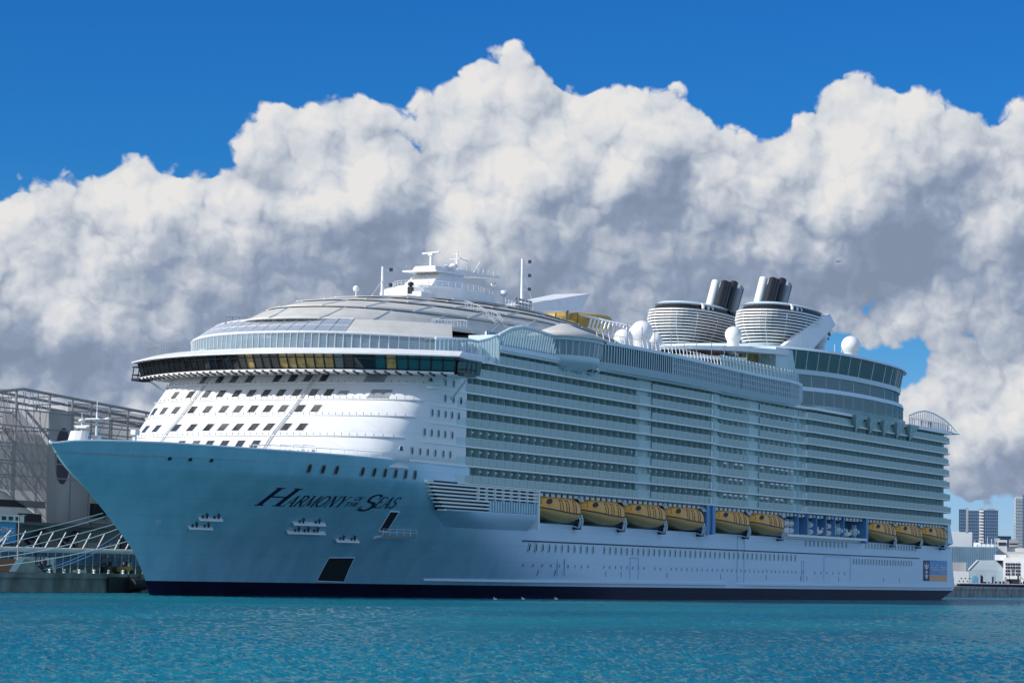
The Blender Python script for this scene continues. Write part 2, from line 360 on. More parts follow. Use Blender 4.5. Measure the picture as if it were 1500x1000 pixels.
# transom
for i in range(len(PL)-1):
    a,b,c,d=PL[i][-1],PL[i+1][-1],SLs[i+1][-1],SLs[i][-1]
    mb.add([a,b,c,d],[(0,1,2,3)],1 if PL[i][0][2]<2.2 else 2)
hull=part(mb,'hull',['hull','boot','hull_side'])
# decks closing the hull
mb=MB()
poly=[(x,-half(x,20.2)+.25) for x in [1.5+k*1.6 for k in range(0,49)]]; poly+= [(x,-y) for x,y in reversed(poly)]
mb.prism(poly,19.7,19.85)
part(mb,'foredeck','grey')
mb=MB()   # rail capping on the bulwark
for side in (-1,1):
    pts=[(x,side*half(x,21),bulw(x)+.06) for x in [-.55,-.3,.2,1,2,3.5,5,7,9,11,14,16,19,22,26,31,37,44,56,68,79]]
    mb.path(pts,.16,5)
part(mb,'bulwark_rail','trim')
mb=MB(); mb.box(80,356,-23.3,23.3,12.68,12.8); part(mb,'boat_deck','trim')
# belt line, rubbing strakes
mb=MB()
for x0,x1 in ((103.5,200),(200,327.8)):
    n=12
    for k in range(n):
        a=x0+(x1-x0)*k/n; b=x0+(x1-x0)*(k+1)/n; ya=half(a,9.7); yb=half(b,9.7)
        mb.hexa([(a,-ya-.03,9.55),(b,-yb-.03,9.55),(b,-yb+.1,9.55),(a,-ya+.1,9.55),(a,-ya-.03,9.8),(b,-yb-.03,9.8),(b,-yb+.1,9.8),(a,-ya+.1,9.8)])
part(mb,'belt_line','navy','thin dark blue line along the white side')
for x0,x1 in ((80.6,199),(203.5,358.5)):
    mb=MB(); n=14
    for k in range(n):
        a=x0+(x1-x0)*k/n; b=x0+(x1-x0)*(k+1)/n; ya=half(a,3.1); yb=half(b,3.1); t0=.35 if k else .02
        mb.hexa([(a,-ya-t0,2.75),(b,-yb-.35,2.75),(b,-yb+.1,2.75),(a,-ya+.1,2.75),(a,-ya-t0,3.15),(b,-yb-.35,3.15),(b,-yb+.1,3.15),(a,-ya+.1,3.15)])
    part(mb,'rubbing_strake','trim')
# --- portholes: ring + pane, each one a part
NP=[0]
pstuff=MB()
def frame_on(X,z,fn):
    P=fn(X,z,0); T=(fn(X+.3,z,0)-P).normalized(); N=(fn(X,z,1)-P).normalized(); U=N.cross(T); 
    if U.z<0: U=-U
    return P,T,N,U
def porthole(X,z,w,h,fn,name='porthole',ringm='sidewhite',pane='wintrim',stuff=None,ring=.12):
    P,T,N,U=frame_on(X,z,fn); mb=stuff or MB()
    n=14
    o=[];i=[];ob=[];c=[]
    for k in range(n):
        t=2*math.pi*k/n; ct,st=math.cos(t),math.sin(t)
        se=lambda v:math.copysign(abs(v)**.75,v)
        d=T*(se(ct)*w/2)+U*(se(st)*h/2); d2=T*(se(ct)*(w/2-ring))+U*(se(st)*(h/2-ring))
        ob.append(P+d+N*.0); o.append(P+d+N*.09); i.append(P+d2+N*.09); c.append(P+d2+N*.03)
    vs=ob+o+i+c
    fs=[]
    for k in range(n):
        k2=(k+1)%n
        fs+=[(k,k2,n+k2,n+k),(n+k,n+k2,2*n+k2,2*n+k),(2*n+k,2*n+k2,3*n+k2,3*n+k)]
    mb.add(vs,fs,0); mb.add(vs,[tuple(range(3*n,4*n))],1)
    if stuff is None: part(mb,name,[ringm,pane])
for X in (37.8,40.4,43.0,48.4,51.0,53.5,56.1,58.7,61.3): porthole(X,19.0,1.0,1.55,hp,ringm='grey')
for X in (15.4,18.3,21.4): porthole(X,19.5,.95,.9,hp,name='fairlead',ringm='hull')
nmain=0
for k in range(11): porthole(106.3+k*2.68,8.65,.85,1.55,hp); nmain+=1
for k in range(41):
    X=138.1+k*2.6
    if k<40: porthole(X,8.6,.85,1.55,hp); nmain+=1
for k in range(22):
    X=278.1+k*2.06; porthole(X,8.4,.8,1.5,hp,stuff=pstuff)
for k in range(11): porthole(246+k*2.7,11.85,.8,1.5,hp,stuff=pstuff)
for k in range(18): porthole(286.7+k*2.2,12.0,.8,1.4,hp,stuff=pstuff)
for X0_,X1_,n_ in ((106.2,119,5),(122.5,131,4),(138,194,22),(197,237.5,17),(240,272,9)):
    for k in range(n_):
        X=X0_+(X1_-X0_)*k/max(1,n_-1)
        if random.random()<.93: porthole(X,5.65,.42,.62,hp,stuff=pstuff,ring=.06)
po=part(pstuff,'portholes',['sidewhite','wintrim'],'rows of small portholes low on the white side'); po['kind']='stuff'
# draught marks and small fittings on the side
mb=MB()
for X in (112,118,139,146,168,196,222,243,247,268,300,312):
    for z0,z1 in ((3.9,5.0),):
        P,T,N,U=frame_on(X,4.4,hp); mb.hexa([P+T*a+U*b+N*c for b in (-.5,.5) for a,c in ((-.07,.04),(.07,.04),(.07,.0),(-.07,.0))])
split(mb,'draught_mark','navy')
# shell door outlines
for X0_,X1_,z0,z1 in ((150,154,3.6,7.4),(205,209,3.4,12.4),(243.5,245,3.6,8.0),(258,276,4.2,9.2),(118,121,3.9,7)):
    mb=MB()
    for a,b,c,d in ((X0_,X1_,z1,z1+.09),(X0_,X0_+.1,z0,z1),(X1_-.1,X1_,z0,z1)):
        mb.box(a,b,-half(a,6)-.05,-half(a,6)+.05,c,d)
    part(mb,'shell_door_seam','blue')
# shelves with bollards on the bow
def shelf(Xa,Xb,z,bits=2):
    mb=MB(); n=6
    for k in range(n):
        a=Xa+(Xb-Xa)*k/n; b=Xa+(Xb-Xa)*(k+1)/n
        A=hp(a,z,0);B=hp(b,z,0);A1=hp(a,z,.5);B1=hp(b,z,.5); dz=Vector((0,0,.2))
        mb.hexa([A1-dz,B1-dz,B-dz,A-dz,A1,B1,B,A])
    o=part(mb,'mooring_shelf','white')
    for k in range(bits):
        X=Xa+(Xb-Xa)*(.25+.5*k/max(1,bits-1)); m2=MB()
        for dx in (-.35,.35):
            P=hp(X+dx,z,.25); m2.tube(P,P+Vector((0,0,.35)),.13,8); m2.tube(P+Vector((0,0,.32)),P+Vector((0,0,.4)),.19,8)
        Q=hp(X,z+.5,.02); m2.tube(Q,Q+Vector((0,-.06,0)),.34,10)
        b=m2.build('bollard_pair',['navy'],o)
shelf(27,30.9,10.2,2); shelf(27.5,31.3,11.5,2); shelf(44.2,51.5,10,3); shelf(43.9,50,11.3,2); shelf(54.9,59.6,8.95,2)
porthole(22,10.6,.7,.5,hp,name='hawse_hole',ringm='white'); porthole(78.2,7.9,.35,.6,hp,name='hull_vent',ringm='sidewhite')
# anchor pocket: slanted dark opening with frame
def patch(pts,name,m,out=.05,fr=None,nsub=6,label=None):
    """pts: four (X,z) bottom-left, bottom-right, top-right, top-left, laid along the shell"""
    mb=MB(); rows=[]
    for i in range(nsub+1):
        v=i/nsub; r=[]
        for j in range(nsub+1):
            u=j/nsub
            X=(pts[0][0]*(1-u)+pts[1][0]*u)*(1-v)+(pts[3][0]*(1-u)+pts[2][0]*u)*v
            z=(pts[0][1]*(1-u)+pts[1][1]*u)*(1-v)+(pts[3][1]*(1-u)+pts[2][1]*u)*v
            r.append(hp(X,z,out))
        rows.append(r)
    mb.grid(rows,smooth=False)
    o=part(mb,name,m,label); 
    if fr:
        m2=MB(); loop=rows[0]+[r[-1] for r in rows[1:]]+rows[-1][::-1][1:]+[r[0] for r in rows[::-1]][1:]
        m2.path(loop,fr,5); m2.build('frame',['trim'],o)
    return o
patch([(56.6,2.5),(62.5,2.4),(61.8,6.2),(56.5,6.1)],'anchor_pocket','dark',.06,.08)
patch([(62.3,10.4),(64.2,10.4),(63.1,13.4),(61.0,13.4)],'balcony_recess','dark',.06,.12)
mb=MB()   # little balcony platform under the recess
rows=[hp(62.5+k*.78,9.6,0) for k in range(11)]
for a,b in zip(rows,rows[1:]):
    o1=Vector((0,-1.5,.1)); dz=Vector((0,0,.45))
    mb.hexa([a-dz,b-dz,b-dz+Vector((0,.4,0)),a-dz+Vector((0,.4,0)),a+o1,b+o1,b+Vector((0,.4,0)),a+Vector((0,.4,0))])
pb=part(mb,'mooring_balcony','white')
m2=MB()
for a in rows[::2]: m2.tube(a+Vector((0,-1.4,.1)),a+Vector((0,-1.4,1.1)),.04,4)
for h in (.6,1.1): m2.path([a+Vector((0,-1.4,h)) for a in rows],.035,4)
m2.build('railing',['white'],pb)
# ship's name (letters bent onto the shell)
def hull_text(txt,size,Xl,zl,Xr,zr,shear,m,z0n,fn=hp,height=None,cap=None):
    cu=bpy.data.curves.new('lettering','FONT'); cu.body=txt; cu.size=size; cu.shear=shear
    to=bpy.data.objects.new('lettering',cu); C.objects.link(to); dg=bpy.context.evaluated_depsgraph_get()
    me=bpy.data.meshes.new_from_object(to.evaluated_get(dg)); bpy.data.objects.remove(to)
    import bmesh
    bm=bmesh.new(); bm.from_mesh(me); bmesh.ops.triangulate(bm,faces=bm.faces)
    bmesh.ops.subdivide_edges(bm,edges=bm.edges,cuts=1)
    xs=[v.co.x for v in bm.verts]; x0,x1=min(xs),max(xs)
    mbt=MB(); mbt.v=[]; ys=[v.co.y for v in bm.verts]; h=max(ys)
    for v in bm.verts:
        u=(v.co.x-x0)/(x1-x0); X=Xl+(Xr-Xl)*u; z=zl+(zr-zl)*u+v.co.y*(height/h if height else 1)
        mbt.v.append(tuple(fn(X,z,.07)))
    for f in bm.faces: mbt.f.append(tuple(v.index for v in f.verts)); mbt.mi.append(0); mbt.sm.append(False)
    bm.verts.index_update(); bm.free(); return mbt
# serif italic capitals as strokes: (x0,y0,x1,y1,width) in a box of height 1; arcs as polylines
def arc(cx,cy,rx,ry,a0,a1,w,n=12):
    p=[(cx+rx*math.cos(R(a0+(a1-a0)*k/n)),cy+ry*math.sin(R(a0+(a1-a0)*k/n))) for k in range(n+1)]
    return [(a[0],a[1],b[0],b[1],w*(.45+.55*abs(math.cos(R(a0+(a1-a0)*(k+.5)/n))))) for k,(a,b) in enumerate(zip(p,p[1:]))]
def ser(x,y,l=.3,w=.05): return [(x-l/2,y,x+l/2,y,w)]
GL={'H':(1.0,[(.2,0,.2,1,.15),(.8,0,.8,1,.15),(.2,.5,.8,.5,.06)]+ser(.2,.02)+ser(.2,.98)+ser(.8,.02)+ser(.8,.98)),
'A':(.95,[(.1,0,.48,1,.06),(.48,1,.82,0,.16),(.25,.36,.68,.36,.05)]+ser(.1,.02,.26)+ser(.82,.02,.3)),
'R':(.95,[(.2,0,.2,1,.15),(.2,.98,.45,.98,.06),(.2,.5,.45,.5,.06),(.42,.5,.85,0,.14)]+arc(.45,.74,.26,.24,90,-90,.15)+ser(.2,.02)+ser(.1,.98,.2)+ser(.85,.02,.2)),
'M':(1.2,[(.15,0,.2,1,.06),(.2,1,.58,.05,.15),(.58,.05,.98,1,.06),(.98,1,1.02,0,.15)]+ser(.15,.02,.26)+ser(1.02,.02,.3)+ser(.15,.98,.2)+ser(1.0,.98,.2)),
'O':(1.05,arc(.5,.5,.42,.48,0,360,.15,22)),
'N':(1.1,[(.18,0,.18,1,.06),(.18,1,.85,0,.16),(.85,0,.85,1,.06)]+ser(.18,.02,.26)+ser(.12,.98,.24)+ser(.85,.98,.28)),
'Y':(.95,[(.08,1,.45,.5,.15),(.85,1,.45,.5,.06),(.45,0,.45,.5,.15)]+ser(.45,.02)+ser(.1,.98,.28)+ser(.82,.98,.26)),
'F':(.8,[(.2,0,.2,1,.15),(.2,.97,.7,.97,.06),(.2,.5,.55,.5,.06),(.7,.8,.7,.98,.06)]+ser(.2,.02)),
'T':(.85,[(.42,0,.42,1,.15),(.05,.97,.8,.97,.06),(.05,.8,.05,.98,.06),(.8,.8,.8,.98,.06)]+ser(.42,.02)),
'E':(.85,[(.2,0,.2,1,.15),(.2,.97,.72,.97,.06),(.2,.52,.58,.52,.06),(.2,.03,.76,.03,.06),(.72,.8,.72,.98,.05),(.76,.03,.78,.22,.05),(.58,.42,.58,.62,.05)]+ser(.14,.02,.2)),
'S':(.8,arc(.42,.745,.27,.235,40,270,.12,12)+arc(.42,.265,.3,.25,90,-140,.15,12)+[(.64,.72,.64,.95,.04),(.12,.05,.12,.3,.04)])}
def letter(mb,ch,x,z,wd,h,fn,shear=.12,bold=1.0):
    W,st=GL[ch]
    for x0,y0,x1,y1,w_ in st:
        dx,dy=x1-x0,y1-y0; L=math.hypot(dx,dy) or 1; n=max(1,int(L/.2)); w_=w_*bold
        px,pz=-dy/L*w_/2,dx/L*w_/2
        for k in range(n):
            q=[]
            for t,sg in ((k/n,-1),((k+1)/n,-1),((k+1)/n,1),(k/n,1)):
                u=x0+dx*t+px*sg; v=y0+dy*t+pz*sg; q.append(fn(x+(u+v*shear)*wd,z+v*h,.06))
            mb.add(q,[(0,1,2,3)])
def word(txt,X0_,X1_,z0,z1,h,fn,gap=.0,**k):
    tot=sum(GL[c][0] for c in txt); s=(X1_-X0_)/tot; x=X0_
    for c in txt:
        mb=MB(); u=(x-X0_)/(X1_-X0_); letter(mb,c,x,z0+(z1-z0)*u,s,h,fn,**k)
        part(mb,'name_letter','navy'); x+=GL[c][0]*s
word('H',34.2,39.4,13.5,13.5,2.6,hp,bold=1.05)
word('ARMONY',39.3,50.2,13.5,13.75,1.6,hp,bold=1.1)
word('OF',51.2,53.0,14.75,14.8,.6,hp,bold=1.25); word('THE',50.3,53.1,13.85,13.9,.65,hp,bold=1.25)
word('S',53.3,56.5,13.3,13.3,2.5,hp,bold=1.2); word('EAS',56.4,61.0,13.8,13.9,1.7,hp,bold=1.15)
# emblem panels near the stern
def flat(X,z,out): return Vector((X,-half(X,z)-out,z))
def plate(X0_,X1_,z0,z1,out,name,m,parent=SHIP,fn=flat,n=6):
    mb=MB(); mb.grid([[fn(X0_+(X1_-X0_)*j/n,z,out) for j in range(n+1)] for z in (z0,(z0+z1)/2,z1)],smooth=False)
    return part(mb,name,m,parent=parent)
e1=plate(330.8,335.8,4.4,9.3,.05,'emblem_panel','navy'); e1['label']='navy panel with a white crown over anchor emblem'
plate(336.0,352.2,5.9,9.4,.05,'company_sign','signblue')['label']='blue company name panel at the stern'
plate(336.0,352.2,4.4,5.85,.05,'orange_band','signorange')
mb=MB()
def st_(x0,z0,x1,z1,w_):
    dx,dz=x1-x0,z1-z0; L=math.hypot(dx,dz); px,pz=-dz/L*w_/2,dx/L*w_/2
    mb.add([flat(x0-px,z0-pz,.09),flat(x1-px,z1-pz,.09),flat(x1+px,z1+pz,.09),flat(x0+px,z0+pz,.09)],[(0,1,2,3)])
st_(333.3,4.9,333.3,7.4,.5); st_(331.9,7.5,334.7,7.5,.35); st_(332.0,5.9,333.3,4.9,.4); st_(334.6,5.9,333.3,4.9,.4)
st_(332.2,6.5,334.4,6.5,.3); st_(331.9,8.6,331.9,7.6,.4); st_(333.3,8.9,333.3,7.6,.5); st_(334.7,8.6,334.7,7.6,.4); st_(331.8,8.0,334.8,8.0,.3)
part(mb,'crown_and_anchor','white')
mt=hull_text('RoyalCaribbean',1,337.0,6.9,351.4,6.95,.25,'white',0,fn=lambda X,z,o:flat(X,z,.09),height=1.5)
part(mt,'company_lettering','white')
mt=hull_text('INTERNATIONAL',1,345.5,6.25,351.2,6.25,0,'white',0,fn=lambda X,z,o:flat(X,z,.09),height=.42)
part(mt,'small_lettering','white')
# ------------------------------------------------------------------ front superstructure (raked, curved)
ZT=[(19.9,43.4),(21,45),(25,49.5),(28,54),(30.7,57.5),(33.5,61),(36,64),(40,66)]
XCT=[(21,59.5),(24.2,62.5),(27.2,65),(30,67),(32.5,70),(36,73),(40,75)]
def FX(y,z):
    a=min(abs(y)/25,1); xc=lerp(z,XCT); return xc-(xc-lerp(z,ZT))*(1-a**2.6)**(1/2.4)
def fcurve(z,n=48,x0f=None,back=True):
    pts=[]
    for k in range(n+1):
        t=-math.pi/2+math.pi*k/n; s=math.sin(t); c=abs(math.cos(t)); y=(25 if z>20.95 else 24.7)*math.copysign(abs(s)**(2/2.6),s); X=lerp(z,XCT)-(lerp(z,XCT)-lerp(z,ZT))*c**(2/2.4)
        pts.append((X,y,z))
    yb=25 if z>20.95 else 24.7
    if back: pts=[(78.5,-yb,z)]+pts+[(78.5,yb,z)]
    return pts
zz=[19.9,20.9,21,22.4,23.5,24.6,25,26,27,28,29,30.7,32,33.5,34.6,35.6,37.4]
mb=MB(); mb.grid([fcurve(z) for z in zz],smooth=True,flip=True)
fr=part(mb,'front_superstructure','front')
def fp(Y,z,out=0.06):
    P=Vector((FX(Y,z),Y,z)); A=Vector((FX(Y+.2,z),Y+.2,z))-P; B=Vector((FX(Y,z+.2),Y,z+.2))-P; n=A.cross(B).normalized()
    if n.x>0: n=-n
    return P+n*out
# narrow walkway ledges with stanchions under each level
for z in (24.6,28.0,30.7,33.45):
    mb=MB(); c0=fcurve(z,back=False); 
    for a,b in zip(c0[4:-4],c0[5:-3]):
        na=Vector((-1,a[1]*.035,0)).normalized()*.35; nb=Vector((-1,b[1]*.035,0)).normalized()*.35
        A=Vector(a);B=Vector(b);dz=Vector((0,0,.14)); bk=Vector((.5,0,0))
        mb.hexa([A+na-dz,A+bk-dz,B+bk-dz,B+nb-dz,A+na,A+bk,B+bk,B+nb])
    o=part(mb,'ledge','white'); m2=MB()
    for k in range(46):
        Y=-23.5+k*47/45
        P=fp(Y,z,.0); m2.tube(P+Vector((-.2,0,0)),P+Vector((-.2,0,.42)),.06,4)
    split(m2,'cleat',['grey'],o)
for Yc,z0,z1 in ((13.6,23.3,35.1),(-6.4,22.2,35.0)):
    mb=MB(); 
    for d in (-.2,.2): mb.path([fp(Yc+d,z0+(z1-z0)*k/14,.14) for k in range(15)],.09,6)
    part(mb,'downpipe','white')
def front_window(Y,z,w=1.3,h=1.2,pale=False):
    mb=MB(); P=[fp(Y+a*w/2,z+b*h/2,.07) for a,b in ((-1,-1),(1,-1),(1,1),(-1,1))]; Q=[fp(Y+a*(w/2+.1),z+b*(h/2+.08),.0) for a,b in ((-1,-1),(1,-1),(1,1),(-1,1))]
    mb.add(Q+P,[(0,1,5,4),(1,2,6,5),(2,3,7,6),(3,0,4,7)],0); mb.add([p+(Q[0]-P[0])*.2 for p in P],[(0,1,2,3)],1)
    m2=part(mb,'window',['front',random.choice(['winglass','winglass','winglass2']) if not pale else 'grey'])
ROWS={34.2:[14.5,11.2,8.4,5.4,.3,-2.5,-5.2,-8.0],31.7:[18.8,15.2,11.8,8.9,5.9,3.2,.5,-2.2,-5,-7.9,-10.5],
29.0:[21.6,18.8,15.9,12.3,9.3,6.2,3.5,.8,-1.9,-4.6,-7.5,-10.2],25.9:[20,17,12.6,9.4,6.2,3.5,.8,-2,-4.7,-7.6,-10.2],23.1:[9.2,6.4,3.8,1.1,-1.7,-4.4]}
for z,ys in ROWS.items():
    for Y in ys: front_window(Y,z)
front_window(-12.9,31.6,1.6,.8,True); front_window(-18.6,31.5,3.0,1.5,True); front_window(-16.5,34.2,3.2,1.5,True)
# small clutter on the fore end of the superstructure
mb=MB()
for Y in (-6.5,-8.2,-9.4,-11.5,-13.5,-15.0):
    P=Vector((FX(Y,21)-1.5,Y,20.6)); mb.box(P.x,P.x+1.1,Y-.5,Y+.5,20.2,22.2)
    mb.tube((P.x-.6,Y+.6,20),(P.x-.6,Y+.6,22.9),.07,5); mb.tube((P.x-.6,Y+.6,22.8),(P.x+1.4,Y-.2,22.8),.06,5)
split(mb,'deck_locker','white')
mb=MB()
for k in range(16):
    X=28+k*2.8; Y=-half(X,21)+.9; mb.tube((X,Y,20),(X,Y,22.1),.05,4)
mb.path([(28+k*2.8,-half(28+k*2.8,21)+.9,22.1) for k in range(16)],.045,4)
part(mb,'foredeck_railing','white')
# foredeck mast, windlass box and helideck screens near the stem
mb=MB(); mb.tube((7.6,-2,20),(7.6,-2,25.6),.22,10,r2=.12); mb.tube((7.6,-2,25.6),(7.6,-2,27.3),.06,5); mb.box(6.4,8.1,-3.2,-.9,24.6,24.75); mb.tube((7.6,-4,24.7),(7.6,0,24.7),.07,5); mb.lathe((7.6,-3.9,24.5),[(.1,0),(.45,.1),(.45,.3),(.1,.4)],10); mb.box(7.1,8.1,-2.5,-1.5,20,22.4)
part(mb,'foremast','white')
mb=MB(); mb.tube((5.4,-1,20),(5.4,-1,24),.1,6); mb.tube((5.4,-2.3,23.6),(5.4,.3,23.6),.1,5); mb.box(5.0,5.8,-2,-.2,23.3,23.5); mb.lathe((5.4,-1,24.1),[(.1,0),(.5,.15),(.5,.4),(.1,.5)],10); mb.tube((5.4,-1,24.4),(5.4,-1,25.4),.05,5)
part(mb,'foredeck_light','white')
mb=MB()
for k in range(9):
    t=-1.1+2.2*k/8; p=(3.6+1.9*(1-math.cos(t)),1.9*math.sin(t)-.6); t2=-1.1+2.2*(k+1)/8; q=(3.6+1.9*(1-math.cos(t2)),1.9*math.sin(t2)-.6)
    mb.hexa([(p[0],p[1],20.5),(q[0],q[1],20.5),(q[0]+.1,q[1],20.5),(p[0]+.1,p[1],20.5),(p[0]+1,p[1]*.9,22.9),(q[0]+1,q[1]*.9,22.9),(q[0]+1.1,q[1]*.9,22.9),(p[0]+1.1,p[1]*.9,22.9)],k%2)
part(mb,'bow_windscreen',['white','beige'])
mb=MB(); mb.tube((16,-3,20),(16,-3,23.2),.25,8); mb.box(15.4,16.6,-3.4,-2.6,22.9,23.6); part(mb,'deck_ventilator','white')
# ------------------------------------------------------------------ bridge
def bcurve(xc,xt,W,n=40,pw=2.2):
    return [(xc+(xt-xc)*abs(-1+2*k/n)**pw,(-1+2*k/n)*W) for k in range(n+1)]
mb=MB()   # roof: thin leading edge, thickening aft
f1=bcurve(52.6,65.4,30.0); f2=[(x+3.2,y*.965) for x,y in f1]; bk=[(x+13.5,y*.93) for x,y in f1]
def zr(y): return 37.45
rows=[[(x,y,zr(y)) for x,y in f1],[(x,y,zr(y)+.18) for x,y in f1],[(x,y,zr(y)+1.15) for x,y in f2],[(x,y,zr(y)+1.2) for x,y in bk]]
mb.grid(rows,smooth=False); mb.grid([[(x+.3,y*.99,zr(y)-.02) for x,y in f1],[(x,y,zr(y)-.02) for x,y in bk]],smooth=False,flip=True)
for s in (0,-1): mb.add([rows[0][s],rows[1][s],rows[2][s],rows[3][s],(bk[s][0],bk[s][1],zr(0)-.02)],[(0,1,2,3,4)])
br=part(mb,'bridge_roof','white','bright white wedge shaped roof brim above the bridge windows')
mb=MB()   # window band, leaning outwards at the top, split in bays
top=bcurve(53.4,66.0,29.1); bot=bcurve(54.6,66.6,28.7)
N=len(top)-1; pv=MB()
for k in range(N):
    a,b=top[k],top[k+1]; c,d=bot[k],bot[k+1]
    mb.add([(c[0],c[1],35.22),(d[0],d[1],35.22),(b[0],b[1],37.45),(a[0],a[1],37.45)],[(0,1,2,3)],1 if k in (5,11,12,13,14,15,16,20) else (2 if k>16 or 6<k<10 else 0))
for k in range(N+1):
    a,c=top[k],bot[k]; pv.tube((a[0]-.08,a[1],37.45),(c[0]-.08,c[1],35.16),.13,4)
pv.path([(x-.05,y,35.22) for x,y in bot],.2,4); pv.path([(x-.05,y,36.9) for x,y in [((a[0]*.8+c[0]*.2),a[1]) for a,c in zip(top,bot)]],.06,4)
# backs of the wings
for s in (1,-1):
    mb.add([(67.4,s*28.7,35.22),(75.5,s*28.7,35.22),(75.5,s*29.1,37.45),(66.8,s*29.1,37.45)],[(0,1,2,3)],0)
    mb.add([(75.5,s*28.7,35.22),(75.5,s*24.5,35.22),(75.5,s*24.5,37.45),(75.5,s*29.1,37.45)],[(0,1,2,3)],0)
bw=part(mb,'bridge_windows',['tint','wood','darkglass']); pv.build('mullions',['black'],bw)
mb=MB() # interior wall + floor of the bridge so the glass has something behind
mb.prism([(x+4,y*.9) for x,y in bcurve(54.6,67.4,30)]+[(76,27),(76,-27)],35.02,37.4,1)
part(mb,'bridge_interior',['white','dark'])
mb=MB(); fl=[(x-.3,y) for x,y in bot]; inn=[(x+5.5,y*.80) for x,y in bot]
mb.grid([[(x,y,35.16) for x,y in fl],[(x,y,34.85) for x,y in fl],[(x+1.2,y*.97,34.72) for x,y in fl]],smooth=False)
mb.add([(x,y,34.85) for x,y in fl]+[(75.5,28.7,34.85),(75.5,-28.7,34.85)],[tuple(range(len(fl)+2))])
part(mb,'bridge_floor','white')
mb=MB()
for x,y in bot[1:-1]: mb.hexa([(x-.6,y-.12,34.78),(x+1.2,y-.12,34.42),(x+1.2,y+.12,34.42),(x-.6,y+.12,34.78),(x-.6,y-.12,35.02),(x+1.2,y-.12,35.02),(x+1.2,y+.12,35.02),(x-.6,y+.12,35.02)])
split(mb,'bracket','black')
for s in (-1,1):   # railed maintenance platforms at the wing ends
    mb=MB(); mb.box(66.5,70,s*29.2 if s>0 else -30.7,30.7 if s>0 else -29.2,34.6,35.02)
    for dx in (66.6,68.2,69.9):
        mb.tube((dx,s*30.6,34.7),(dx+.5,s*30.6,37.0),.1,4)
    for h in (35.6,36.9): mb.tube((66.6,s*30.6,h),(70.3,s*30.6,h),.08,4); mb.tube((66.6,s*29.2,h),(66.6,s*30.6,h),.08,4)
    part(mb,'wing_platform','black')
    mb=MB(); mb.tube((70,s*29.5,34.85),(73,s*25,31.4),.18,6); part(mb,'wing_strut','sidewhite')
mb=MB()   # starboard wing railing above roof
for k in range(9):
    Y=22+k*.8; X=52.6+13.6*(Y/30.0)**2.2+3; mb.tube((X,Y,38.4),(X-.2,Y,40.1),.06,4,mi=0)
mb.path([(52.6+13.6*((22+k*.8)/30.0)**2.2+2.8,22+k*.8,40.1) for k in range(9)],.05,4)
part(mb,'roof_railing','grey')
# ------------------------------------------------------------------ solarium: glass band, sloped skylight, shingled dome
def gc(z,xc,xt,W=24.2,n=44,pw=2.3): return [(xc+(xt-xc)*abs(-1+2*k/n)**pw,(-1+2*k/n)*W,z) for k in range(n+1)]
mb=MB(); mb.grid([gc(38.6,57,74.5),gc(41.2,57.2,74.5)],smooth=False,flip=True)
g=part(mb,'observation_glass','glass','curved glass wall above the bridge roof')
m2=MB()
a_=gc(38.6,56.9,74.4); b_=gc(41.2,57.1,74.4)
for k in range(45): m2.tube(a_[k],b_[k],.07,4)
m2.path(b_,.2,5); m2.path(a_,.12,4); m2.build('mullions',['white'],g)
qa=gc(41.3,57.3,74.5,24.2); qb=gc(43.8,62.5,78,22.3); KS=11   # glazed from starboard to this bay, cloth to port
mb=MB(); mb.grid([qa[KS:],qb[KS:]],smooth=False,flip=True)
g=part(mb,'sloped_skylight','sky_glass'); m2=MB(); a_=gc(41.3,57.2,74.4,24.2); b_=gc(43.85,62.4,78,22.3)
for k in range(KS,44,2): m2.tube(a_[k],b_[k],.09,4)
m2.path(b_[KS:],.12,4); m2.path([tuple((Vector(p)+Vector(q))/2) for p,q in zip(a_,b_)][KS:],.05,4); m2.build('glazing_bars',['white'],g)
mb=MB(); mb.grid([qa[:KS+1],qb[:KS+1]],smooth=True,flip=True); o=part(mb,'dome_skirt','beige')
# furniture and cabins glimpsed behind the glass
mb=MB()
mb.prism([(x+7,y*.85) for x,y,_ in gc(0,57,74.5)]+[(90,20),(90,-20)],38.5,41.0,0)
part(mb,'solarium_inner_wall','white')
for k in range(14):
    Y=-19+k*2.8; X=59.5+16*(abs(Y)/24)**2.3; mb=MB(); 
    mb.box(X,X+1.6,Y-.5,Y+.5,38.6,39.1,0); mb.box(X+1.4,X+1.6,Y-.5,Y+.5,39.1,40.0,0)
    part(mb,'lounge_chair','blue' if k in (3,4,5) else 'white')
# dome: level bands stepping up like shingles
ZR=[(0,52.2),(.25,52.1),(.39,51.8),(.54,51.2),(.67,50.3),(.77,49.3),(.88,47.6),(.95,45.8),(1.0,43.8),(1.08,41.4)]
def dpt(rr,t,up=0):
    n_=2.5; c,s_=math.cos(t),math.sin(t); A=102.5*rr; W=22.6*rr**.92
    X=165-A*abs(c)**(2/n_); Y=W*math.copysign(abs(s_)**(2/n_),s_)
    k=max(0,(X-118)/47)
    return (X,Y*(1-.12*k),lerp(rr,ZR)+up-2.2*k**2)
def HZ(X): return lerp(max(0,(165-X)/102.5),ZR)
def dz(X,Y):
    best=0
    for i in range(41):
        rr=i/40
        A=102.5*rr+1e-6; W=22.6*rr**.92+1e-6
        if (max(0,165-X)/A)**2.5+(abs(Y)/W)**2.5<=1: return lerp(rr,ZR)-2.2*max(0,(X-118)/47)**2
    return 43.2
RB=[1.0,.925,.85,.765,.665,.55,.41,.0]
TS=[-math.pi/2+math.pi*k/90 for k in range(91)]
